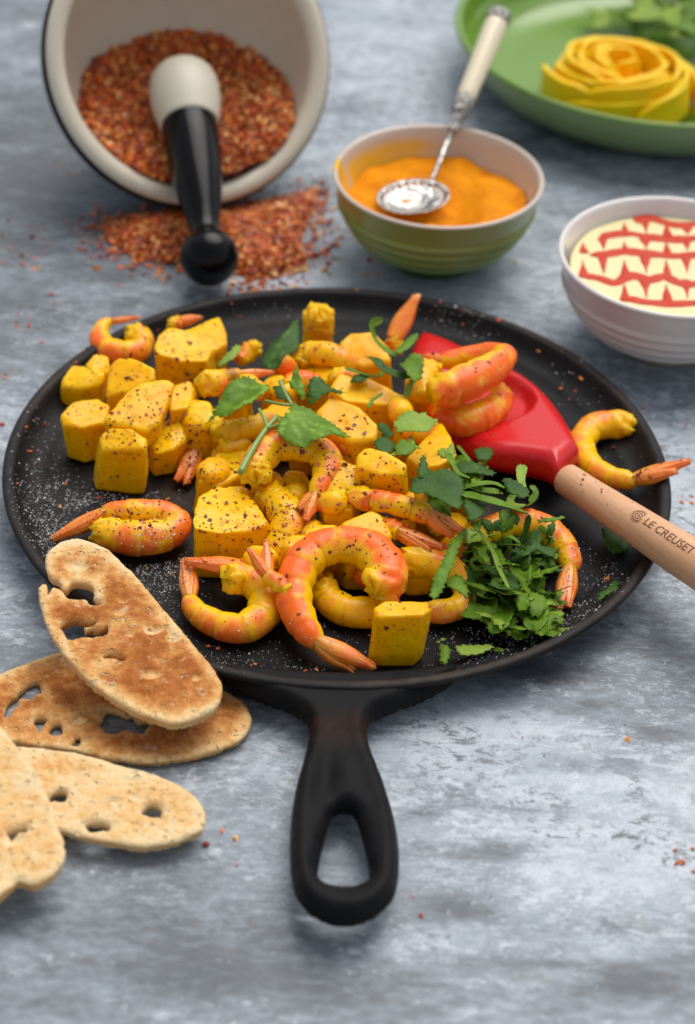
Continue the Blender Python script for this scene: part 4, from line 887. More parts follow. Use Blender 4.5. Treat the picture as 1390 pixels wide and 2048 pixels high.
# ================================================================ spatula spoon
def spatula():
    H0 = un(1131, 957, 2.0); H1 = un(1345, 1098, 2.62); d = H1-H0; d /= np.linalg.norm(d)
    t = thing('silicone_spatula', 'red silicone spatula spoon with a wooden handle lying across the pan', 'spatula', (H0[0]-4, H0[1]+4, FL))
    a, b, _ = frame(d)
    # head: outline on a plane rising from the pan floor to the ferrule
    O = [(1110, 985), (1080, 968), (1035, 955), (990, 944), (950, 925), (905, 895), (860, 860), (835, 810), (822, 750), (822, 700), (838, 663), (852, 657), (895, 672), (930, 690), (975, 712), (1010, 733), (1045, 755), (1075, 783), (1100, 815), (1122, 852), (1135, 880), (1147, 905), (1156, 932), (1150, 945), (1130, 965)]
    z0 = 1.25
    o2 = smoothpoly([un(x, y+3, z0)[:2] for x, y in O], .25)
    P, T, B, dd = sheet(o2, [], .13)
    hx = (P-H0[:2])@d[:2]/np.linalg.norm(d[:2])             # 0 at the ferrule, negative towards the tip
    Ln = -hx.min(); u = np.clip(-hx/Ln, 0, 1)
    mid = .95+1.0*(1-u)**1.5
    bc = un(955, 805, 1.5)[:2]; e1 = d[:2]/np.linalg.norm(d[:2]); e2 = np.array([-e1[1], e1[0]])
    q1 = ((P-bc)@e1)/2.55; q2 = ((P-bc)@e2)/2.35; rr = np.sqrt(q1**2+q2**2)
    rec = .8*np.clip((1-rr)/.13, 0, 1)**.8*(1-.25*np.clip(rr, 0, 1))+0
    th = (.24+.5*np.exp(-((u-.05)/.4)**2))*rnd(dd, .75)
    zt = mid+th+.2*rnd(dd, .9)-rec*rnd(dd, .5); zb = np.maximum(mid-th*.9-.35*np.clip(1-rr, 0, 1), FL+.01)
    V, Fc = solid(np.c_[P, zt], np.c_[P, np.minimum(zb, zt-.06)], T, B)
    rm, nt, b_ = newmat('red_silicone'); v = coords(nt, rand=False)
    setb(nt, b_, Base_Color=mix(nt, nz(nt, v, 1, 4), (.58, .006, .009), (.66, .010, .012)), Roughness=mt(nt, 'MULTIPLY_ADD', nz(nt, v, 1.5, 5), .12), Specular_IOR_Level=.4, Coat_Weight=.12, Coat_Roughness=.1)
    b_.inputs['Roughness'].links[0].from_node.inputs[2].default_value = .22
    o = mk('head', V, Fc, rm, t); FOOD.append(o)
    # handle turned from pale wood
    wm, nt, b_ = newmat('beech_wood'); v = coords(nt, rand=False)
    g1 = nz(nt, nd(nt, 'ShaderNodeMapping', {'Vector': v, 'Rotation': (0, 0, -math.atan2(d[1], d[0])), 'Scale': (1, 1, 1)}, vector_type='POINT').outputs[0], .6, 3)
    vr = nd(nt, 'ShaderNodeMapping', {'Vector': v, 'Rotation': (0, 0, -math.atan2(d[1], d[0]))}).outputs[0]
    vg = nd(nt, 'ShaderNodeMapping', {'Vector': vr, 'Scale': (.25, 4, 4)}).outputs[0]
    gr = nz(nt, vg, 1.1, 7, .65, .3); fl = nz(nt, nd(nt, 'ShaderNodeMapping', {'Vector': vr, 'Scale': (1.2, 12, 12)}).outputs[0], 1.2, 3)
    c = mix(nt, ramp(nt, gr, [(.3, 0.), (.7, 1.)]), (.62, .33, .17), (.74, .43, .245))
    c = mix(nt, ramp(nt, fl, [(.62, 0.), (.7, .35)]), c, (.3, .13, .06))
    setb(nt, b_, Base_Color=c, Roughness=.48, Specular_IOR_Level=.35); bump(nt, b_, gr, .25, .0005)
    pf = lambda s: .655+.0*s if s < .5 else .655+.19*min(1, max(0, (s-1.2)/5.5))**1.0
    ss = np.linspace(0, 17.5, 60)
    prof = [(0, -.05), (.5, -.04), (.6, 0), (.645, .06)]+[(pf(s), s) for s in ss[1:]]+[(.8, 17.8), (.6, 18.05), (.3, 18.15), (0, 18.18)]
    V, Fc = lathe(prof, H0, d, 64); h = mk('handle', V, Fc, wm, t); FOOD.append(h)
    # burned lettering and ring emblem wrapped round the upper side of the handle
    cdir = CAM-(H0+H1)/2; cdir /= np.linalg.norm(cdir); cdir -= d*(cdir@d); cdir /= np.linalg.norm(cdir)
    sdir = np.cross(cdir, d)
    if sdir[1] < 0: sdir = -sdir
    bmn, nt, b_ = newmat('burned_mark'); setb(nt, b_, Base_Color=(.17, .065, .03), Roughness=.7)
    def s_at(px):
        lo, hi = 0., 12.
        for _ in range(40):
            m_ = (lo+hi)/2; lo, hi = (m_, hi) if pr([H0+d*m_])[0][0] < px else (lo, m_)
        return lo
    def wrap(name, P2, Fc, s0, yoff):
        V = []
        for x, y in P2:
            s = s0+x; r = pf(s)+.008; ph = (y+yoff)/r; V.append(H0+d*s+cdir*(r*math.cos(ph))+sdir*(r*math.sin(ph)))
        mk(name, V, Fc, bmn, h)
    fc = bpy.data.curves.new('t', 'FONT'); fc.body = 'LE CREUSET'; fc.size = .5; fc.offset = .006; fc.resolution_u = 4
    fo = bpy.data.objects.new('t', fc); COL.objects.link(fo)
    me = bpy.data.meshes.new_from_object(fo.evaluated_get(bpy.context.evaluated_depsgraph_get()))
    bm = bmesh.new(); bm.from_mesh(me); bmesh.ops.triangulate(bm, faces=bm.faces[:])
    for k in range(9): bmesh.ops.bisect_plane(bm, geom=bm.verts[:]+bm.edges[:]+bm.faces[:], plane_co=(0, -.05+.06*k, 0), plane_no=(0, 1, 0))
    P2 = np.array([tuple(v.co)[:2] for v in bm.verts]); F2 = [tuple(v.index for v in f.verts) for f in bm.faces]
    bm.free(); bpy.data.objects.remove(fo)
    L0 = P2[:, 0].max()-P2[:, 0].min(); sA, sB = s_at(1291+9), s_at(1388+9); P2[:, 0] = (P2[:, 0]-P2[:, 0].min())*(sB-sA)/L0; P2[:, 1] -= .17
    YO = .36
    wrap('lettering', P2, F2, sA, YO)
    R2 = []; F3 = []
    def ring(r0_, r1_, a0, a1, cx=0.):
        n = 40; b0 = len(R2)
        for k in range(n+1):
            a_ = a0+(a1-a0)*k/n
            for r in (r0_, (r0_+r1_)/2, r1_): R2.append((cx+r*math.cos(a_), r*math.sin(a_)))
        for k in range(n):
            q = b0+3*k; F3.append((q, q+1, q+4, q+3)); F3.append((q+1, q+2, q+5, q+4))
    ring(.0, .055, 0, 6.2832); ring(.12, .165, 0, 6.2832); ring(.22, .265, .5, 6.0); ring(.305, .33, .9, 5.6)
    wrap('emblem', R2, F3, s_at(1277+8), YO+.02)
    return H0, d
SPAT = spatula()

# ================================================================ toasted bread slices
def bread_mat():
    m, nt, b = newmat('toasted_crumb'); v = coords(nt)
    n = nz(nt, v, .55, 6, .62, .5); n2 = nz(nt, v, 2.4, 7, .66); n3 = nz(nt, v, 9, 4, .6); t = attr(nt, 'toast')
    f = mt(nt, 'ADD', t, mt(nt, 'ADD', mt(nt, 'MULTIPLY', mt(nt, 'SUBTRACT', n, .5), 1.2), mt(nt, 'MULTIPLY', mt(nt, 'SUBTRACT', n2, .5), .9)))
    c = ramp(nt, f, [(.05, (.90, .68, .38)), (.28, (.86, .54, .23)), (.48, (.70, .34, .11)), (.68, (.50, .18, .045)), (.98, (.28, .07, .015))])
    spk = ramp(nt, nz(nt, v, 3.6, 4, .6), [(.67, 0.), (.75, 1.)])
    c = mix(nt, mt(nt, 'MULTIPLY', spk, .35), c, (.22, .13, .05))
    pw = ramp(nt, nz(nt, v, 1.9, 5, .65), [(.6, 0.), (.68, 1.)])
    c = mix(nt, mt(nt, 'MULTIPLY', pw, .55), c, (.76, .62, .42))
    pr_ = nd(nt, 'ShaderNodeTexVoronoi', {'Vector': nd(nt, 'ShaderNodeVectorMath', {0: v, 1: nd(nt, 'ShaderNodeVectorMath', {0: nz(nt, v, 1.5, 3, out='Color'), 1: (.6, .6, .6)}, operation='MULTIPLY').outputs[0]}, operation='ADD').outputs[0], 'Scale': 2.6}).outputs['Distance']
    pore = ramp(nt, mt(nt, 'ADD', pr_, mt(nt, 'MULTIPLY', n, .5)), [(.36, 1.), (.46, 0.)])
    c = mix(nt, mt(nt, 'MULTIPLY', pore, .6), c, (.78, .62, .38))
    setb(nt, b, Base_Color=c, Roughness=.8, Specular_IOR_Level=.1)
    bump(nt, b, mt(nt, 'ADD', mt(nt, 'ADD', n2, mt(nt, 'MULTIPLY', n3, .7)), mt(nt, 'MULTIPLY', pore, -1.6)), .8, .0016)
    k, nt, b = newmat('bread_crust'); v = coords(nt)
    n = nz(nt, v, .8, 6, .6); n2 = nz(nt, v, 7, 5, .6)
    c = ramp(nt, n, [(.25, (.84, .56, .26)), (.5, (.78, .44, .16)), (.75, (.62, .28, .08))])
    c = mix(nt, mt(nt, 'MULTIPLY', ramp(nt, n2, [(.55, 0.), (.7, 1.)]), .5), c, (.75, .62, .42))
    setb(nt, b, Base_Color=c, Roughness=.8, Specular_IOR_Level=.2); bump(nt, b, n2, .5, .001)
    return m, k
BM_, BK = bread_mat()
def slice_(O, H, ref, zref, g, th, toast, label, pits=(), edge_cream=.35, uw=0.):
    """O outline, H holes in photo pixels on the plane through ref with slopes g (per cm)"""
    R0 = un(ref[0], ref[1], zref)
    def unp(x, y):
        d = ray(x, y); nrm = np.array([-g[0], -g[1], 1.]); return (CAM+d*((R0-CAM)@nrm)/(d@nrm))[:2]
    o2 = smoothpoly([unp(*p) for p in O], .16)
    sd_ = o2[:, 0].sum()*.01
    o2 = o2+np.array([[.05*fn((p[0], p[1], 1), 1.6, sd_), .05*fn((p[0], p[1], 7), 1.6, sd_)] for p in o2])+rng.normal(0, .008, o2.shape)
    hs = []
    for h in H:
        q = smoothpoly([unp(*p) for p in h], .12); q = q+np.array([[.24*fn((p[0], p[1], 3), 2.4, sd_), .24*fn((p[0], p[1], 9), 2.4, sd_)] for p in q]); hs.append(q)
    pits = list(pits); gp = np.random.default_rng(int(abs(sd_*100))+5); bx0, bx1 = np.array(O)[:, 0].min(), np.array(O)[:, 0].max(); by0, by1 = np.array(O)[:, 1].min(), np.array(O)[:, 1].max()
    pits += [(gp.uniform(bx0, bx1), gp.uniform(by0, by1), gp.uniform(.05, .16), gp.uniform(.05, .13)) for _ in range(38)]
    P, T, B, dd = sheet(o2, hs, .115)
    do = segdist(P, [o2]); dh = segdist(P, hs) if hs else np.full(len(P), 9.)
    pl = R0[2]+(P[:, 0]-R0[0])*g[0]+(P[:, 1]-R0[1])*g[1]
    pl = pl+uw*((P[:, 0]-R0[0])*.12)**2
    z = pl-.08*(1-rnd(do, .12))-.16*(1-rnd(dh, .22))
    z += np.array([.05*fn((p[0], p[1], 0), .7, sd_)+.035*fn((p[0], p[1], 0), 3.4, sd_)+.018*fn((p[0], p[1], 0), 9, sd_) for p in P])
    pd = np.zeros(len(P))
    for x, y, r, dp in pits:
        c = unp(x, y); r = r*.75; rx = P[:, 0]-c[0]; ry = P[:, 1]-c[1]; ra = (rx/r)**2+(ry/(r*.62))**2; ra = ra*(1+.5*np.array([noise.noise(Vector((a*3/r*.3, b*3/r*.3, r))) if e < 6 else 0 for a, b, e in zip(rx, ry, ra)])); q = np.exp(-np.clip(ra, 0, 9)**3); pd = np.maximum(pd, dp*q)
    z -= pd
    bot = pl-th+.12*(1-rnd(do, .3))
    tv = toast+(.0)-edge_cream*np.exp(-(do/.42)**2)-.28*np.exp(-dh/.12)*1.0-np.clip(pd*3.2, 0, .55)
    if 'browned' in label: tv = tv-.42*np.clip((P[:, 1]-unp(200, 1150)[1])/2.5, 0, 1)
    # smaller outline underneath on the crust side
    Pb = P.copy(); cc_ = P.mean(0); bm_ = do < .02; k_ = np.array([.10+.09*fn((p[0], p[1], 4), 1.1, sd_) for p in P]); Pb[bm_] = P[bm_]+(cc_-P[bm_])/np.linalg.norm(cc_-P[bm_], axis=1)[:, None]*k_[bm_][:, None]
    V, Fc = solid(np.c_[P, z], np.c_[Pb, np.minimum(bot, z-.05)], T, B)
    nT = len(T); fm = [0]*(2*nT)+[1]*len(B)
    # extra rings on the side would only follow the crust; mark holes' walls as crumb
    if hs:
        for i, (a, b_) in enumerate(B):
            if segdist(P[[a]], hs)[0] < segdist(P[[a]], [o2])[0]: fm[2*nT+i] = 0
    org = (R0[0], R0[1], float((pl-th).min()))
    t = thing('toast_slice', label, 'bread', org)
    used = np.array(fm)
    V = np.asarray(V)
    mk('slice', V, Fc, [BM_, BK], t, fmat=fm, attrs={'toast': np.r_[tv, tv]})
    return t
slice_([(-60, 1375), (0, 1345), (60, 1322), (120, 1300), (200, 1290), (300, 1300), (400, 1345), (460, 1385), (490, 1405), (503, 1438), (496, 1465), (465, 1488), (400, 1508), (310, 1522), (230, 1517), (150, 1500), (60, 1488), (-20, 1470), (-70, 1430)],
       [[(8, 1415), (25, 1388), (52, 1372), (82, 1366), (84, 1380), (60, 1393), (38, 1400), (22, 1432), (8, 1430)], [(70, 1448), (76, 1434), (88, 1432), (84, 1450), (76, 1458)], [(100, 1458), (106, 1448), (120, 1450), (118, 1463), (106, 1464)],
        [(200, 1440), (215, 1420), (260, 1425), (300, 1445), (285, 1460), (245, 1458), (215, 1462)], [(144, 1478), (150, 1468), (158, 1470), (152, 1492), (146, 1490)]],
       (250, 1420), .42, (.0, .0), .36, .62, 'second toast slice, lying flat half under the top slice', pits=[(160, 1440, .3, .12), (120, 1340, .25, .1)])
slice_([(-20, 1500), (20, 1492), (80, 1494), (150, 1503), (250, 1530), (330, 1555), (385, 1587), (412, 1628), (402, 1660), (345, 1684), (275, 1691), (190, 1678), (120, 1662), (50, 1655), (-30, 1640), (-60, 1570)],
       [[(98, 1582), (108, 1576), (126, 1578), (128, 1590), (120, 1600), (100, 1602)], [(170, 1650), (178, 1637), (192, 1638), (212, 1656), (205, 1663), (180, 1662)], [(284, 1617), (296, 1606), (318, 1607), (328, 1614), (316, 1626), (294, 1628)]],
       (250, 1610), 1.0, (-.015, .07), .42, .24, 'palest toast slice, with three small holes, in front of the second', pits=[(228, 1600, .28, .14), (270, 1592, .22, .1), (285, 1650, .2, .08)], edge_cream=.2)
slice_([(-90, 1470), (-60, 1430), (-20, 1432), (15, 1470), (45, 1505), (80, 1560), (105, 1615), (122, 1665), (132, 1705), (118, 1735), (95, 1755), (60, 1768), (38, 1758), (18, 1775), (-20, 1800), (-90, 1800)],
       [[(20, 1662), (32, 1650), (48, 1652), (54, 1662), (40, 1672), (24, 1676)]], (20, 1640), 1.95, (.02, .09), .52, .26, 'toast slice cut off by the left edge of the photo, nearest the camera', pits=[(20, 1680, .4, .14), (60, 1600, .3, .08)], edge_cream=.2)
slice_([(76, 1172), (92, 1166), (94, 1188), (106, 1172), (125, 1180), (140, 1195), (185, 1190), (182, 1167), (150, 1160), (128, 1176), (118, 1160), (100, 1150), (90, 1126), (94, 1104), (112, 1086), (140, 1077), (170, 1078), (215, 1099), (258, 1135), (305, 1190),
        (352, 1246), (398, 1300), (430, 1340), (444, 1372), (438, 1408), (392, 1434), (345, 1444), (300, 1432), (255, 1412), (205, 1382), (160, 1345), (120, 1300), (97, 1260), (82, 1215)],
       [[(168, 1200), (180, 1192), (205, 1198), (208, 1204), (188, 1207)], [(121, 1250), (140, 1238), (170, 1234), (192, 1238), (176, 1246), (168, 1256), (188, 1252), (212, 1248), (222, 1254), (205, 1266), (180, 1274), (165, 1268), (150, 1272), (130, 1268)],
        [(208, 1312), (228, 1306), (250, 1310), (250, 1320), (240, 1316), (222, 1316)]],
       (260, 1270), 2.3, (-.03, .055), .48, .68, 'browned toast slice on top, leaning on the pan rim, with a torn corner', pits=[(150, 1130, .55, .16), (305, 1258, .4, .2), (345, 1275, .3, .16), (263, 1268, .2, .12), (300, 1345, .5, .14), (390, 1353, .28, .12), (200, 1325, .5, .08), (245, 1200, .3, .1), (190, 1340, .12, .12), (240, 1225, .3, .08)], edge_cream=.42)

# ================================================================ what lies on the food: surface lookup
def bvh(objs):
    V = []; T = []
    for o in objs:
        if o.type != 'MESH': continue
        org = WL[o.name]; b = len(V); V += [tuple(np.array(v.co)/S+org) for v in o.data.vertices]; T += [[b+i for i in p.vertices] for p in o.data.polygons]
    return BVHTree.FromPolygons([Vector(v) for v in V], T)
body = [o for o in bpy.data.objects if o.name.startswith('pan_body')]
BV = bvh(FOOD+body)
def down(x, y, z0=12.):
    h = BV.ray_cast(Vector((x, y, z0)), Vector((0, 0, -1)))
    return (h[0].z if h[0] is not None else 0.02), (np.array(h[1]) if h[0] is not None else np.array([0, 0, 1.]))
def see(px, py):
    h = BV.ray_cast(Vector(CAM), Vector(ray(px, py)))
    return (np.array(h[0]), np.array(h[1])) if h[0] is not None else (un(px, py, FL), np.array([0, 0, 1.]))

# ================================================================ herbs
def leaf_mat(name, c1, c2, rough=.38):
    m, nt, b = newmat(name); v = coords(nt)
    n = nz(nt, v, 1.4, 5, .6); n2 = nz(nt, v, 8, 4, .6)
    c = mix(nt, ramp(nt, n, [(.3, 0.), (.7, 1.)]), c1, c2)
    c = mix(nt, mt(nt, 'MULTIPLY', attr(nt, 'vein'), .45), c, tuple(min(1, x*2.2+.03) for x in c2))
    setb(nt, b, Base_Color=c, Roughness=rough, Specular_IOR_Level=.14, Subsurface_Weight=.08, Subsurface_Radius=(.0008, .0015, .0004), Subsurface_Scale=1.)
    bump(nt, b, mt(nt, 'ADD', n2, mt(nt, 'MULTIPLY', attr(nt, 'vein'), -.8)), .45, .0007)
    return m
LF = [leaf_mat('coriander_leaf_green', (.07, .15, .008), (.145, .26, .018)), leaf_mat('mint_leaf_dark', (.024, .07, .008), (.05, .125, .012)), leaf_mat('coriander_pale', (.18, .29, .03), (.27, .38, .06))]
STEM = plain('green_stem', (.22, .34, .08), .35, var=.15)
def leaf(O, z, label, mat=0, slope=(0, 0), cup=.15, wave=.1, teeth=.1, root=None, tips=None, conform=True, sp=.17, name='coriander_leaf', cat='herb leaf', parent=None, group=None, freq=1.0, lift=.05, world=None):
    if world is None:
        c0 = np.mean(O, 0); W = []
        for p in O: W.append(un(p[0], p[1], z+slope[0]*(p[0]-c0[0])/50+slope[1]*(p[1]-c0[1])/50))
        W = np.array(W)[:, :2]
    else: W = np.array(world)
    seed = float(W.sum())*.37
    o2 = densify(W, .1); 
    if teeth:
        cc = o2.mean(0); e = np.roll(o2, -1, 0)-np.roll(o2, 1, 0); e /= np.linalg.norm(e, axis=1)[:, None]+1e-9
        Lc = np.r_[0, np.cumsum(np.linalg.norm(np.diff(o2, axis=0), axis=1))]
        nrm = np.c_[e[:, 1], -e[:, 0]]; area = np.sum(W[:, 0]*np.roll(W[:, 1], -1)-np.roll(W[:, 0], -1)*W[:, 1]); nrm *= (1 if area > 0 else -1)
        per = .30/freq
        tt = np.abs(((Lc/per+.35*np.array([fn((l, 0, 0), .8, seed) for l in Lc])) % 1)-.5)*2
        o2 = o2-nrm*(1.7*teeth*tt*(.7+.6*np.abs(np.array([fn((l, 3, 0), 1.1, seed) for l in Lc]))))[:, None]
    try: P, T, B, dd = sheet(o2, [], sp)
    except Exception as e: print('leaf failed', label, e); return None
    if len(T) < 3: print('leaf empty', label); return None
    c = W.mean(0); ext = np.abs(W-c).max()
    if world is None:
        # local plane through the photo pixels
        Wz = np.array([z+slope[0]*(p[0]-c0[0])/50+slope[1]*(p[1]-c0[1])/50 for p in O]); A = np.c_[W, np.ones(len(W))]; k, *_ = np.linalg.lstsq(A, Wz, rcond=None); zz = np.c_[P, np.ones(len(P))]@k
    else: zz = np.full(len(P), z)+(P[:, 0]-c[0])*slope[0]+(P[:, 1]-c[1])*slope[1]
    rr = np.linalg.norm(P-c, axis=1)/ext
    _fa = seed*1.7; zz = zz+.22*np.abs((P[:, 0]-c[0])*math.cos(_fa)+(P[:, 1]-c[1])*math.sin(_fa))
    zz = zz+cup*(1-rr**2)+wave*np.array([noise.noise(Vector((p[0]*.9+seed, p[1]*.9, 2)))*1.6+.5*noise.noise(Vector((p[0]*2.4, p[1]*2.4+seed, 5))) for p in P])
    if conform:
        s = np.array([down(*p)[0] for p in P])+lift; zz = np.maximum(zz, s)
        nb = [[] for _ in P]
        for t_ in T:
            for i in range(3): nb[t_[i]] += [t_[(i+1) % 3], t_[(i+2) % 3]]
        for _ in range(3): zz = np.array([.5*zz[i]+.5*np.mean(zz[nb[i]]) if nb[i] else zz[i] for i in range(len(P))])
        zz = np.maximum(zz, s-.1)
    vein = np.zeros(len(P))
    if root is not None and world is None:
        r_ = un(root[0], root[1], z)[:2]
        for tp in tips:
            q = un(tp[0], tp[1], z)[:2]; ab = q-r_; tt = np.clip(((P-r_)@ab)/(ab@ab), 0, 1); dv = np.linalg.norm(P-r_-tt[:, None]*ab, axis=1); vein = np.maximum(vein, np.exp(-(dv/.05)**2))
    V, Fc = solid(np.c_[P, zz], np.c_[P, zz-.022], T, B)
    o = mk(name, V, Fc, LF[mat], parent, attrs={'vein': np.r_[vein, vein]})
    if parent is None: tag(o, label, cat, group)
    return o
def tube(name, pts, rad, mat, parent=None, n=10, m_=20):
    Q = catmull(np.array(pts), m_); T = np.gradient(Q, axis=0); V = []
    for i in range(len(Q)):
        a, b, _ = frame(T[i]); r = rad[0]+(rad[1]-rad[0])*i/(len(Q)-1)
        for j in range(n): V.append(Q[i]+a*(r*math.cos(2*math.pi*j/n))+b*(r*math.sin(2*math.pi*j/n)))
    Fc = [(i*n+j, i*n+(j+1) % n, (i+1)*n+(j+1) % n, (i+1)*n+j) for i in range(len(Q)-1) for j in range(n)]+[tuple(range(n-1, -1, -1)), tuple((len(Q)-1)*n+j for j in range(n))]
    return mk(name, V, Fc, mat, parent)
def sprig():
    c = un(560, 845, 4.2)
    t = thing('coriander_sprig', 'whole coriander sprig with pale stem and broad leaves on top of the heap', 'herb sprig', c)
    leaf([(410, 853), (420, 830), (435, 808), (452, 782), (470, 768), (496, 757), (520, 763), (540, 775), (543, 788), (530, 800), (514, 812), (495, 825), (470, 836), (450, 843), (430, 838)], 4.0, '', 0, cup=.22, wave=.16, teeth=.12, root=(540, 795), tips=[(412, 850), (455, 775), (450, 840), (505, 762), (500, 822)], conform=False, parent=t, slope=(.15, -.1))
    leaf([(583, 818), (605, 822), (625, 826), (655, 848), (685, 868), (703, 884), (690, 888), (668, 886), (650, 893), (630, 893), (612, 904), (592, 900), (572, 893), (552, 880), (548, 866), (556, 848), (572, 838)], 4.4, '', 0, cup=.2, wave=.14, teeth=.12, root=(575, 840), tips=[(700, 884), (655, 890), (610, 902), (560, 884), (640, 840)], conform=False, parent=t, slope=(-.02, -.1))
    leaf([(580, 755), (588, 740), (597, 731), (603, 755), (612, 775), (614, 800), (605, 812), (590, 795), (575, 780)], 4.7, '', 0, cup=.1, teeth=.09, conform=False, parent=t, slope=(0, -.6), root=(610, 808), tips=[(595, 735), (580, 765)])
    leaf([(612, 775), (622, 762), (640, 757), (655, 768), (668, 778), (694, 795), (680, 802), (660, 795), (645, 800), (630, 812), (612, 808)], 4.4, '', 1, cup=.12, teeth=.1, conform=False, parent=t, slope=(0, -.3), root=(610, 805), tips=[(690, 797), (640, 760)])
    leaf([(542, 778), (560, 775), (575, 785), (590, 808), (575, 815), (552, 805)], 3.9, '', 1, cup=.1, teeth=.06, conform=False, parent=t)
    tube('stem', [un(480, 946, 3.9), un(507, 896, 4.1), un(535, 855, 4.2), un(556, 832, 4.3)], (.13, .1), STEM, t)
    tube('stem', [un(535, 855, 4.2), un(528, 836, 4.25), un(518, 818, 4.3)], (.09, .06), STEM, t)
    tube('stem', [un(530, 858, 4.2), un(556, 850, 4.4), un(580, 838, 4.5)], (.08, .05), STEM, t)
    tube('stem', [un(560, 762, 4.6), un(570, 785, 4.5), un(585, 812, 4.3)], (.09, .07), STEM, t)
    tube('stem', [un(530, 802, 4.2), un(560, 808, 4.3), un(590, 812, 4.3)], (.07, .06), STEM, t)
sprig()
leaf([(522, 735), (528, 710), (540, 692), (560, 680), (572, 668), (584, 650), (597, 645), (600, 672), (598, 705), (575, 722), (558, 742), (545, 750)], 3.0, 'dark folded coriander leaf leaning against the upright prawn stub', 1, cup=.15, teeth=.05, slope=(0, -.3), conform=True, root=(530, 740), tips=[(595, 650)])
leaf([(458, 702), (470, 690), (484, 692), (484, 706), (470, 724), (440, 735), (430, 732)], 2.6, 'pale coriander scrap beside the small pinkish prawn end', 2, teeth=.08, slope=(0, -.2))
def ribbon(pts, w, label, mat=0, name='herb_ribbon', cat='herb ribbon', twist=(0, 0), group=None, teeth=.03, conform=True):
    """cut strip of leaf following pixel points (x, y, z) with width w (cm)"""
    Q = catmull(np.array([un(*p) for p in pts]), 10*len(pts)); n = len(Q); T = np.gradient(Q, axis=0); T /= np.linalg.norm(T, axis=1)[:, None]; K = 6
    V = []; seed = Q[0][0]*2.7
    for i in range(n):
        u = i/(n-1); s = np.cross(T[i], [0, 0, 1.]); s /= np.linalg.norm(s)+1e-9; q = np.cross(s, T[i]); a = math.radians(twist[0]+(twist[1]-twist[0])*u)
        sd_ = s*math.cos(a)+q*math.sin(a); nn = np.cross(T[i], sd_)
        ww = w*(.75+.35*fn((u*3, 0, 0), 1, seed))*min(1, .3+u*7)*min(1, .3+(1-u)*7)
        for k in range(K):
            f = -1+2*k/(K-1); e = teeth*noise.noise(Vector((i*.9, f*2+seed, 0))) if abs(f) == 1 else 0
            p = Q[i]+sd_*(f*ww/2+e)+nn*(.10*w*(1-f*f))
            V.append(p)
    V = np.array(V)
    if conform: 
        for i, p in enumerate(V): V[i][2] = max(p[2], down(p[0], p[1])[0]+.03) if p[2] < 6 else p[2]
    top = V; T2 = []
    for i in range(n-1):
        for k in range(K-1): A = i*K+k; T2 += [(A, A+1, A+K+1), (A, A+K+1, A+K)]
    bd = [(i*K) for i in range(n)]+[(n-1)*K+j for j in range(1, K)]+[i*K+K-1 for i in range(n-2, -1, -1)]+[j for j in range(K-2, 0, -1)]
    nv = len(V); Fc = [t for t in T2]+[tuple(q+nv for q in t[::-1]) for t in T2]+[(a_, b_, nv+b_, nv+a_) for a_, b_ in zip(bd, bd[1:]+bd[:1])]
    # thickness straight down is wrong on twisted strips: push along normals
    N = vnormals(V, T2)
    W = np.vstack([V, V-N*.022])
    o = mk(name, W, Fc, LF[mat], attrs={'vein': [1. if (i % K) in (2, 3) and False else 0. for i in range(2*nv)]})
    return tag(o, label, cat, group)
ribbon([(765, 638, 4.6), (745, 650, 4.5), (752, 678, 4.1), (775, 700, 3.9), (795, 712, 3.8)], .5, 'long green ribbon hooked over the back centre mango cube', 0, twist=(50, 10))
leaf([(785, 712), (800, 690), (820, 676), (836, 672), (838, 682), (822, 698), (800, 715)], 3.9, 'green leaf end with a dark red flake at the back right of the heap', 0, teeth=.05)
ribbon([(736, 712, 4.0), (752, 718, 4.3), (768, 735, 4.2), (795, 748, 4.0), (825, 752, 3.9)], .55, 'broad ribbon crossing in front of the back centre mango cube', 1, twist=(20, -20))
ribbon([(690, 735, 3.7), (720, 745, 3.7), (752, 752, 3.7), (775, 738, 3.8)], .32, 'narrow ribbon reaching left over the long mango block', 0, twist=(10, 20))
leaf([(698, 770), (708, 750), (730, 748), (742, 755), (725, 768)], 3.6, 'small green leaf scrap at the left end of the narrow ribbon', 1, teeth=.04)
leaf([(795, 735), (812, 715), (828, 708), (846, 716), (850, 735), (846, 756), (830, 768), (812, 758)], 4.2, 'crinkled green leaf next to the big orange prawn', 0, wave=.25, teeth=.08)
ribbon([(812, 795, 3.4), (818, 775, 3.6), (828, 755, 3.8)], .3, 'short pale stem-like strip below the crinkled leaf', 2)
ribbon([(736, 815, 4.0), (745, 800, 4.0), (765, 786, 4.1)], .2, 'thin green sliver on the long mango block', 0)
# chopped coriander tuft
TUFT = [([(783, 850), (800, 835), (818, 826), (838, 832), (850, 828), (862, 838), (880, 842), (868, 858), (858, 872), (835, 874), (812, 872), (792, 866)], 4.3, 2, 'greyish green serrated leaf crowning the chopped coriander tuft'),
        ([(750, 855), (765, 848), (782, 862), (790, 880), (775, 890), (762, 880)], 4.0, 1, 'dark leaf piece at the upper left of the coriander tuft'),
        ([(742, 895), (756, 878), (775, 882), (792, 890), (795, 905), (775, 918), (752, 910)], 4.1, 1, 'dark leaf piece with a red flake at the left of the coriander tuft'),
        ([(786, 900), (800, 885), (820, 890), (835, 905), (822, 918), (800, 920), (788, 915)], 4.2, 0, 'bright leaf piece at the front of the coriander tuft')]
for O, z, m_, lb in TUFT: leaf(O, z, lb, m_, teeth=.09, wave=.15)
ribbon([(820, 872, 4.2), (826, 888, 4.2), (842, 897, 4.0)], .25, 'thin strip hanging from the coriander tuft', 2)
ribbon([(768, 912, 4.2), (798, 905, 4.4), (825, 898, 4.3)], .25, 'thin stalk lying across the coriander tuft', 2)
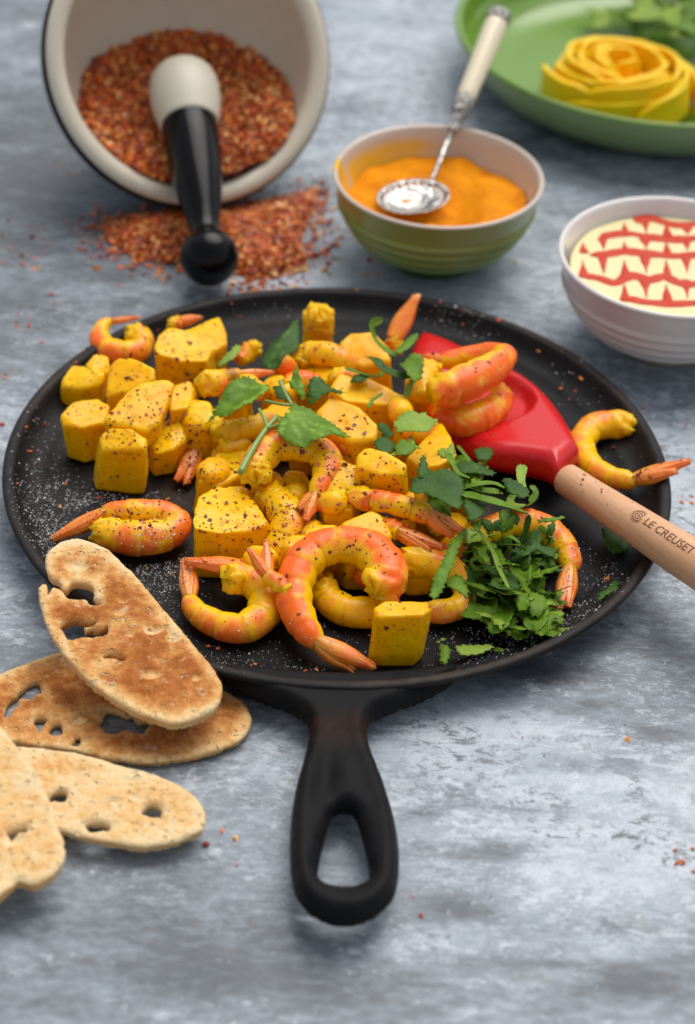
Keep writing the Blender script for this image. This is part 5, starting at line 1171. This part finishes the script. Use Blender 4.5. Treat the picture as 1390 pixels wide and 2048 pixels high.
# herb heap beside the spatula: the pieces one can tell apart
HEAP = [([(830, 950), (838, 925), (850, 915), (858, 940), (870, 948), (858, 962), (838, 965)], 4.2, 1, 'pointed mint leaf tip left of the large dark mint leaf'),
        ([(815, 985), (822, 960), (850, 952), (885, 948), (918, 958), (930, 975), (935, 1005), (920, 1028), (895, 1022), (870, 1008), (845, 992), (832, 998)], 4.2, 1, 'large dark mint leaf in the middle of the herbs'),
        ([(942, 910), (958, 900), (985, 898), (988, 920), (975, 932), (952, 930)], 3.4, 1, 'small dark square leaf scrap lying on the red spatula edge'),
        ([(895, 935), (925, 928), (960, 935), (995, 950), (985, 962), (955, 958), (925, 955)], 3.6, 1, 'dark curled leaf under the square scrap at the spatula edge'),
        ([(925, 1010), (940, 1000), (965, 1002), (976, 1012), (970, 1035), (955, 1050), (935, 1048), (925, 1030)], 4.2, 1, 'crinkled textured mint leaf at the centre of the herbs'),
        ([(1000, 965), (1015, 960), (1040, 970), (1060, 985), (1062, 1000), (1040, 1005), (1012, 990)], 4.0, 1, 'dark leaf curling near the wooden handle end'),
        ([(855, 1200), (862, 1165), (885, 1120), (900, 1085), (925, 1060), (935, 1072), (918, 1110), (905, 1145), (888, 1185), (872, 1205)], 3.3, 0, 'long broad green strip hanging down over the curled yellow prawn'),
        ([(885, 1165), (905, 1155), (925, 1160), (940, 1185), (935, 1202), (910, 1190), (892, 1182)], 2.6, 0, 'rounded green leaf lying on the curled yellow prawn'),
        ([(925, 1225), (935, 1208), (955, 1212), (990, 1225), (1020, 1232), (1040, 1245), (1030, 1262), (990, 1262), (960, 1250), (915, 1238)], 1.3, 0, 'long lobed coriander leaf at the lower left of the herb heap'),
        ([(1000, 1268), (1020, 1258), (1030, 1250), (1048, 1272), (1075, 1245), (1085, 1235), (1085, 1252), (1060, 1278), (1035, 1288), (1015, 1280)], 1.1, 0, 'forked coriander leaf at the bottom of the herb heap'),
        ([(1085, 1230), (1095, 1212), (1118, 1215), (1130, 1232), (1128, 1250), (1105, 1262), (1085, 1258)], 1.2, 2, 'pale lobed coriander leaf below the front pointing prawn tail'),
        ([(1055, 1190), (1075, 1185), (1092, 1195), (1095, 1220), (1080, 1238), (1060, 1235), (1050, 1212)], 1.8, 0, 'flat green leaf left of the front pointing prawn tail'),
        ([(875, 1300), (892, 1298), (903, 1308), (900, 1325), (892, 1338), (876, 1330)], .85, 0, 'small serrated leaf right of the frontmost mango cube'),
        ([(905, 1305), (925, 1296), (955, 1292), (985, 1292), (990, 1305), (960, 1318), (925, 1325), (912, 1320)], .85, 2, 'pale cut coriander strip lying on the bare front of the pan'),
        ([(980, 1305), (992, 1296), (1015, 1306), (1000, 1312)], .85, 0, 'tiny pointed leaf tip right of the pale cut strip'),
        ([(867, 1292), (880, 1282), (895, 1278), (895, 1286), (875, 1296)], .85, 2, 'short cut stalk above the small serrated leaf'),
        ([(1190, 1210), (1196, 1192), (1215, 1178), (1228, 1162), (1240, 1172), (1238, 1190), (1215, 1198), (1200, 1215)], .95, 1, 'dark crumpled leaf alone on the right front of the pan'),
        ([(1198, 1065), (1220, 1058), (1245, 1068), (1262, 1090), (1255, 1110), (1225, 1112), (1205, 1095)], .95, 1, 'shadowed coriander leaf under the wooden handle'),
        ([(1108, 1260), (1130, 1258), (1132, 1268), (1112, 1270)], .95, 2, 'tiny green scrap at the lower right corner of the herb heap'),
        ([(1068, 1045), (1090, 1042), (1115, 1042), (1128, 1040), (1130, 1048), (1105, 1054), (1075, 1052)], 2.4, 0, 'narrow leaf strip on top of the prawn at the right'),
        ([(1058, 1290), (1075, 1286), (1070, 1296)], .8, 2, 'tiny pale triangle of leaf on the pan front')]
for O, z, m_, lb in HEAP: leaf(O, z, lb, m_, teeth=.08 if m_ != 2 else .09, wave=.12 if 'handle' not in lb else .05, conform='under the wooden' not in lb)
RB = [([(895, 905, 4.0), (905, 925, 4.1), (918, 945, 4.0), (940, 955, 3.9)], .4, 'ribbon rising at the upper left corner of the herbs', 0),
      ([(915, 890, 3.2), (935, 915, 3.4), (950, 935, 3.6)], .2, 'thin stalk reaching up onto the red spatula', 0),
      ([(915, 980, 4.2), (950, 968, 4.6), (985, 965, 4.6), (1010, 975, 4.5)], .42, 'bright ribbon arching over the large dark mint leaf', 0),
      ([(925, 985, 4.4), (965, 995, 4.6), (1010, 1008, 4.5), (1055, 1025, 4.2)], .62, 'longest bright green ribbon crossing the herbs to the right', 0),
      ([(1045, 928, 3.9), (1042, 955, 3.9), (1048, 985, 3.7)], .5, 'upright pale green fold beside the handle ferrule', 2),
      ([(1062, 970, 3.3), (1072, 985, 3.2), (1060, 1005, 3.0)], .3, 'curled green strip touching the handle ferrule', 0),
      ([(1058, 1030, 3.2), (1052, 1060, 2.6), (1045, 1090, 2.0)], .3, 'dark strip hanging between the two prawns at right', 1),
      ([(960, 1065, 3.4), (985, 1100, 3.0), (1000, 1140, 2.6), (1020, 1180, 2.2)], .28, 'long pale stalk running down through the herb heap', 2),
      ([(1005, 1075, 2.6), (1020, 1072, 2.8), (1040, 1085, 2.6), (1050, 1100, 2.2)], .3, 'small arched strip at the top of the lower herb heap', 0)]
for pts, w_, lb, m_ in RB: ribbon(pts, w_, lb, m_, twist=(0, 25))
# the rest of the heap: cut shreds nobody can name apart
def heap_shreds():
    g = np.random.default_rng(33)
    reg = [(925, 1075), (965, 1060), (1000, 1070), (1060, 1095), (1105, 1080), (1118, 1110), (1100, 1170), (1110, 1220), (1100, 1260), (1020, 1250), (965, 1230), (940, 1200), (945, 1150), (935, 1110)]
    reg2 = [(870, 905), (930, 930), (1000, 950), (1065, 975), (1060, 1020), (980, 1060), (920, 1050), (860, 1000)]
    k = 0
    for rg, n, zb, zr in ((reg, 42, 1.0, 1.5), (reg2, 14, 3.2, .7)):
        R_ = np.array(rg, float)
        while n > 0:
            q = g.uniform(R_.min(0), R_.max(0))
            if not inside(q, R_)[0]: continue
            n -= 1; k += 1
            s, _n = down(*un(q[0], q[1], 1.5)[:2]); z = max(s+.15, zb*g.uniform(.7, 1)+zr*g.uniform(0, 1)*(1-abs(q[0]-R_[:, 0].mean())/100))
            a = g.normal(1.1, .7); L = g.uniform(38, 95)
            m_ = int(g.choice([0, 0, 1, 1, 2, 0]))
            dx, dy = math.cos(a)*L/2, math.sin(a)*L/2*.8
            ribbon([(q[0]-dx, q[1]-dy, z+g.normal(0, .2)), (q[0]+g.normal(0, 6), q[1]+g.normal(0, 5), z+.25), (q[0]+dx, q[1]+dy, z+g.normal(0, .25))], g.uniform(.4, 1.1), 'cut shred of dark green herb in the chopped heap right of the prawns',
                   m_, name='herb_shred', cat='herb shred', twist=(g.uniform(-35, 45), g.uniform(-35, 45)), group='cut herb shreds in the chopped heap', teeth=.1)
heap_shreds()
def lobed(c, s, a, g, lobes=3):
    O = []
    for i in range(24):
        th = 2*math.pi*i/24; r = s*(.62+.38*math.cos(lobes*(th-a)))*(1.08 if i % 2 else .86)*g.uniform(.88, 1.12)
        O.append(np.array(c[:2])+np.array([r*math.cos(th), r*math.sin(th)*g.uniform(.8, 1)]))
    return O
def heap_leaflets():
    g = np.random.default_rng(58)
    R_ = np.array([(930, 1100), (975, 1080), (1040, 1090), (1105, 1100), (1110, 1150), (1120, 1220), (1090, 1265), (1030, 1260), (960, 1235), (930, 1190)], float); n = 0
    while n < 18:
        q = g.uniform(R_.min(0), R_.max(0))
        if not inside(q, R_)[0]: continue
        n += 1; s, _n = down(*un(q[0], q[1], 1.5)[:2]); z = max(s+.2, 1.3+1.6*max(0, 1-abs(q[0]-1020)/90)*g.uniform(.5, 1)*max(.2, (1270-q[1])/170))
        c = un(q[0], q[1], z)
        leaf(None, z, 'small lobed coriander leaflet in the chopped heap right of the prawns', int(g.choice([0, 0, 1, 2, 0])), slope=(g.normal(0, .3), g.normal(-.1, .3)), cup=.1, wave=.16, teeth=.07, world=lobed(c, g.uniform(.65, 1.2), g.uniform(0, 6), g),
             sp=.13, name='coriander_leaflet', cat='herb leaf', group='lobed leaflets in the chopped heap', conform=False)
heap_leaflets()
# leaves lying at the back of the green dish
def dish_leaves():
    t = thing('coriander_bunch', 'small bunch of blurred coriander leaves lying at the back of the green dish', 'herb bunch', un(1300, 45, .8))
    for k, (x, y, s, a) in enumerate([(1205, 42, 48, .2), (1250, 38, 46, 1.), (1295, 20, 50, 2.), (1335, 50, 52, .7), (1380, 30, 55, 2.6), (1285, 55, 42, 1.7), (1355, 85, 50, .4), (1395, 90, 60, 1.2), (1330, 5, 50, 2.2), (1240, 15, 40, .3), (1410, 60, 60, 2)]):
        c = un(x, y, 1.3); O = []
        for i in range(15):
            th = 2*math.pi*i/15; r = s/40*(1+.35*math.cos(3*(th-a)))*(.75 if i % 2 else 1.05); O.append(c[:2]+np.array([r*math.cos(th), r*math.sin(th)]))
        leaf(None, 1.25+.12*k, '', [2, 0, 2][k % 3], cup=.3, wave=.25, teeth=.1, parent=t, conform=False, world=O, sp=.3, name='leaf')
    tube('stem', [un(1290, 70, 1.2), un(1330, 60, 1.5), un(1400, 75, 1.6)], (.1, .08), STEM, t)
dish_leaves()

# ================================================================ salt, pepper and flakes on the pan
def grains():
    g = np.random.default_rng(77); P = []
    # (px, py, sx, sy, n)
    sp = [(110, 1040, 45, 40, 900), (75, 985, 30, 40, 190), (165, 1000, 60, 18, 700), (95, 1090, 26, 30, 500), (330, 1150, 45, 35, 1300), (300, 1120, 40, 20, 220), (240, 995, 70, 10, 200), (90, 900, 20, 30, 60), (420, 1320, 70, 22, 90), (560, 1330, 90, 22, 140),
          (360, 1240, 20, 50, 90), (700, 1310, 90, 30, 90), (960, 1300, 90, 22, 320), (1060, 1275, 60, 25, 260), (1150, 1210, 40, 45, 300), (1200, 1150, 50, 45, 300), (1080, 1180, 60, 60, 150), (1130, 1100, 60, 40, 120), (900, 1270, 60, 30, 160),
          (1120, 830, 35, 30, 45), (900, 650, 60, 14, 90), (960, 680, 40, 14, 60), (540, 640, 70, 18, 34), (640, 1260, 80, 30, 120), (480, 1300, 60, 20, 60), (1190, 900, 30, 40, 16), (860, 1250, 40, 20, 60), (700, 1385, 90, 8, 12), (400, 1360, 60, 8, 14), (150, 900, 20, 30, 20)]
    for x, y, sx, sy, n in sp:
        for _ in range(n):
            q = un(x+g.normal(0, sx), y+g.normal(0, sy), FL)
            if math.hypot(q[0], q[1]) > 13.3: continue
            z, nn = down(q[0], q[1]); 
            if z > 1.9 or (n > 100 and noise.noise(Vector((q[0]*1.3, q[1]*1.3, 4)))+.5*noise.noise(Vector((q[0]*4, q[1]*4, 7))) < g.uniform(-.6, .25)): continue
            P.append((q[0], q[1], z+.012))
    flakes('salt_grains', P, np.tile([0, 0, 1.], (len(P), 1)), SALTM, 'fine white salt grains dusted over the black pan', 'salt', size=(.03, .078), flat=.9, palette=[(.75, .76, .78), (.62, .63, .64), (.7, .68, .6)], seed=3)
    # bigger salt and flakes
    P = []; big = [(75, 868), (90, 869), (118, 1013), (35, 1001), (78, 946), (130, 970), (197, 995), (295, 1138), (340, 1145), (640, 1340), (590, 1352), (610, 1350), (707, 1363), (742, 1272), (420, 1296), (472, 1300), (432, 1300), (405, 1180), (1122, 789), (1145, 797), (1150, 786), (1142, 803), (1072, 729), (1116, 745),
              (1028, 765), (1035, 760), (865, 655), (875, 648), (925, 668), (920, 660), (990, 680), (1010, 684), (715, 623), (460, 628), (488, 628), (560, 622), (459, 660), (505, 680), (505, 1336), (1210, 1168), (1212, 1175), (1275, 1000), (1226, 905), (755, 1355), (460, 640), (55, 895), (60, 925)]
    for x, y in big:
        for k in range(2 if g.random() < .3 else 1):
            q = un(x+g.normal(0, 3), y+g.normal(0, 2), FL); P.append((q[0], q[1], down(q[0], q[1])[0]+.05))
    flakes('pan_chilli_flakes', P, np.tile([0, 0, 1.], (len(P), 1)), CHM, 'single orange and red chilli flakes scattered on the black pan surface', 'chilli flakes', size=(.14, .27), palette=CH[3:9]+[(.65, .3, .12)], seed=4)
    P = []
    for x, y in [(75, 868), (600, 1352), (330, 1300), (655, 1345), (725, 1365), (890, 1340), (900, 655), (930, 665), (955, 680), (1100, 765), (1190, 640+180), (1145, 770), (540, 620), (565, 640), (80, 940), (60, 962), (70, 930), (118, 1060), (345, 1130), (500, 1292), (570, 1340), (770, 1330), (1120, 1290), (1160, 1240), (985, 1340), (890, 660)]:
        for k in range(4): q = un(x+g.normal(0, 14), y+g.normal(0, 8), FL); P.append((q[0], q[1], down(q[0], q[1])[0]+.03))
    flakes('coarse_salt', P, np.tile([0, 0, 1.], (len(P), 1)), SALTM, 'coarser whitish salt crystals lying among the flakes on the pan', 'salt', size=(.06, .13), flat=.8, palette=[(.6, .6, .55), (.7, .7, .7), (.5, .5, .42)], seed=14)
grains()
def on_food():
    g = np.random.default_rng(101)
    food = BVHTree; P = []; N = []; Pr = []; Nr = []; Pc = []; Nc = []
    zones = [(245, 820, 90, 90, 330), (370, 700, 60, 40, 200), (360, 870, 60, 50, 170), (270, 1040, 75, 25, 190), (470, 1040, 90, 50, 260), (570, 1040, 40, 40, 110), (600, 930, 90, 50, 220), (720, 950, 70, 40, 110), (700, 1100, 80, 50, 60), (820, 1030, 80, 30, 80), (1230, 920, 80, 45, 200),
             (620, 720, 60, 40, 60), (480, 790, 80, 40, 140), (720, 850, 60, 30, 50), (900, 740, 80, 40, 50), (800, 1250, 50, 40, 30), (1110, 1090, 40, 40, 20), (440, 1200, 60, 50, 20), (880, 1150, 60, 40, 20), (780, 1090, 60, 30, 30), (400, 920, 40, 30, 90)]
    for x, y, sx, sy, n in zones:
        for _ in range(n):
            p, nn = see(x+g.normal(0, sx*.75), y+g.normal(0, sy*.75))
            if p[2] < FL+.25 or math.hypot(p[0], p[1]) > 15: continue
            if nn@(CAM-p) < 0: nn = -nn
            if abs(p[0]-SPAT[0][0]) < 3 and p[1] > SPAT[0][1]-.5 and p[0] > SPAT[0][0]-1: continue
            if nn[2] < -.1: continue
            if g.random() < .82: P.append(p+nn*.008); N.append(nn)
            else: Pr.append(p+nn*.02); Nr.append(nn)
    flakes('ground_pepper', P, N, PEPM, 'black ground pepper sprinkled over the prawns and mango', 'pepper', size=(.03, .12), flat=.5, palette=[(.02, .016, .012), (.035, .025, .018), (.012, .01, .01), (.09, .05, .025)], seed=31)
    for x, y in [(548, 1014), (566, 1052), (545, 1018), (760, 955), (740, 947), (790, 960), (678, 1010), (690, 930), (620, 960), (640, 960), (560, 1158), (583, 1175), (700, 1092), (720, 1100), (597, 1228), (755, 935), (770, 1055), (470, 945), (455, 1030), (575, 1025), (830, 680), (620, 655), (640, 690), (462, 938), (770, 870), (785, 862), (835, 905),
                 (860, 885), (650, 1000), (860, 1215), (800, 1205), (335, 1000), (238, 1020), (230, 905), (355, 790), (275, 780), (250, 755), (665, 795), (750, 825), (725, 940), (1000, 790), (985, 870), (1015, 850), (930, 905), (905, 1010)]:
        p, nn = see(x, y); nn = nn if nn@(CAM-p) > 0 else -nn; Pr.append(p+nn*.03); Nr.append(nn)
    flakes('chilli_on_food', Pr, Nr, CHM, 'red and orange chilli flakes sprinkled over the prawns and mango', 'chilli flakes', size=(.08, .27), flat=.2, palette=[(.3, .035, .012), (.4, .07, .02), (.22, .02, .012), (.6, .16, .04), (.14, .02, .012)], seed=32)
on_food()
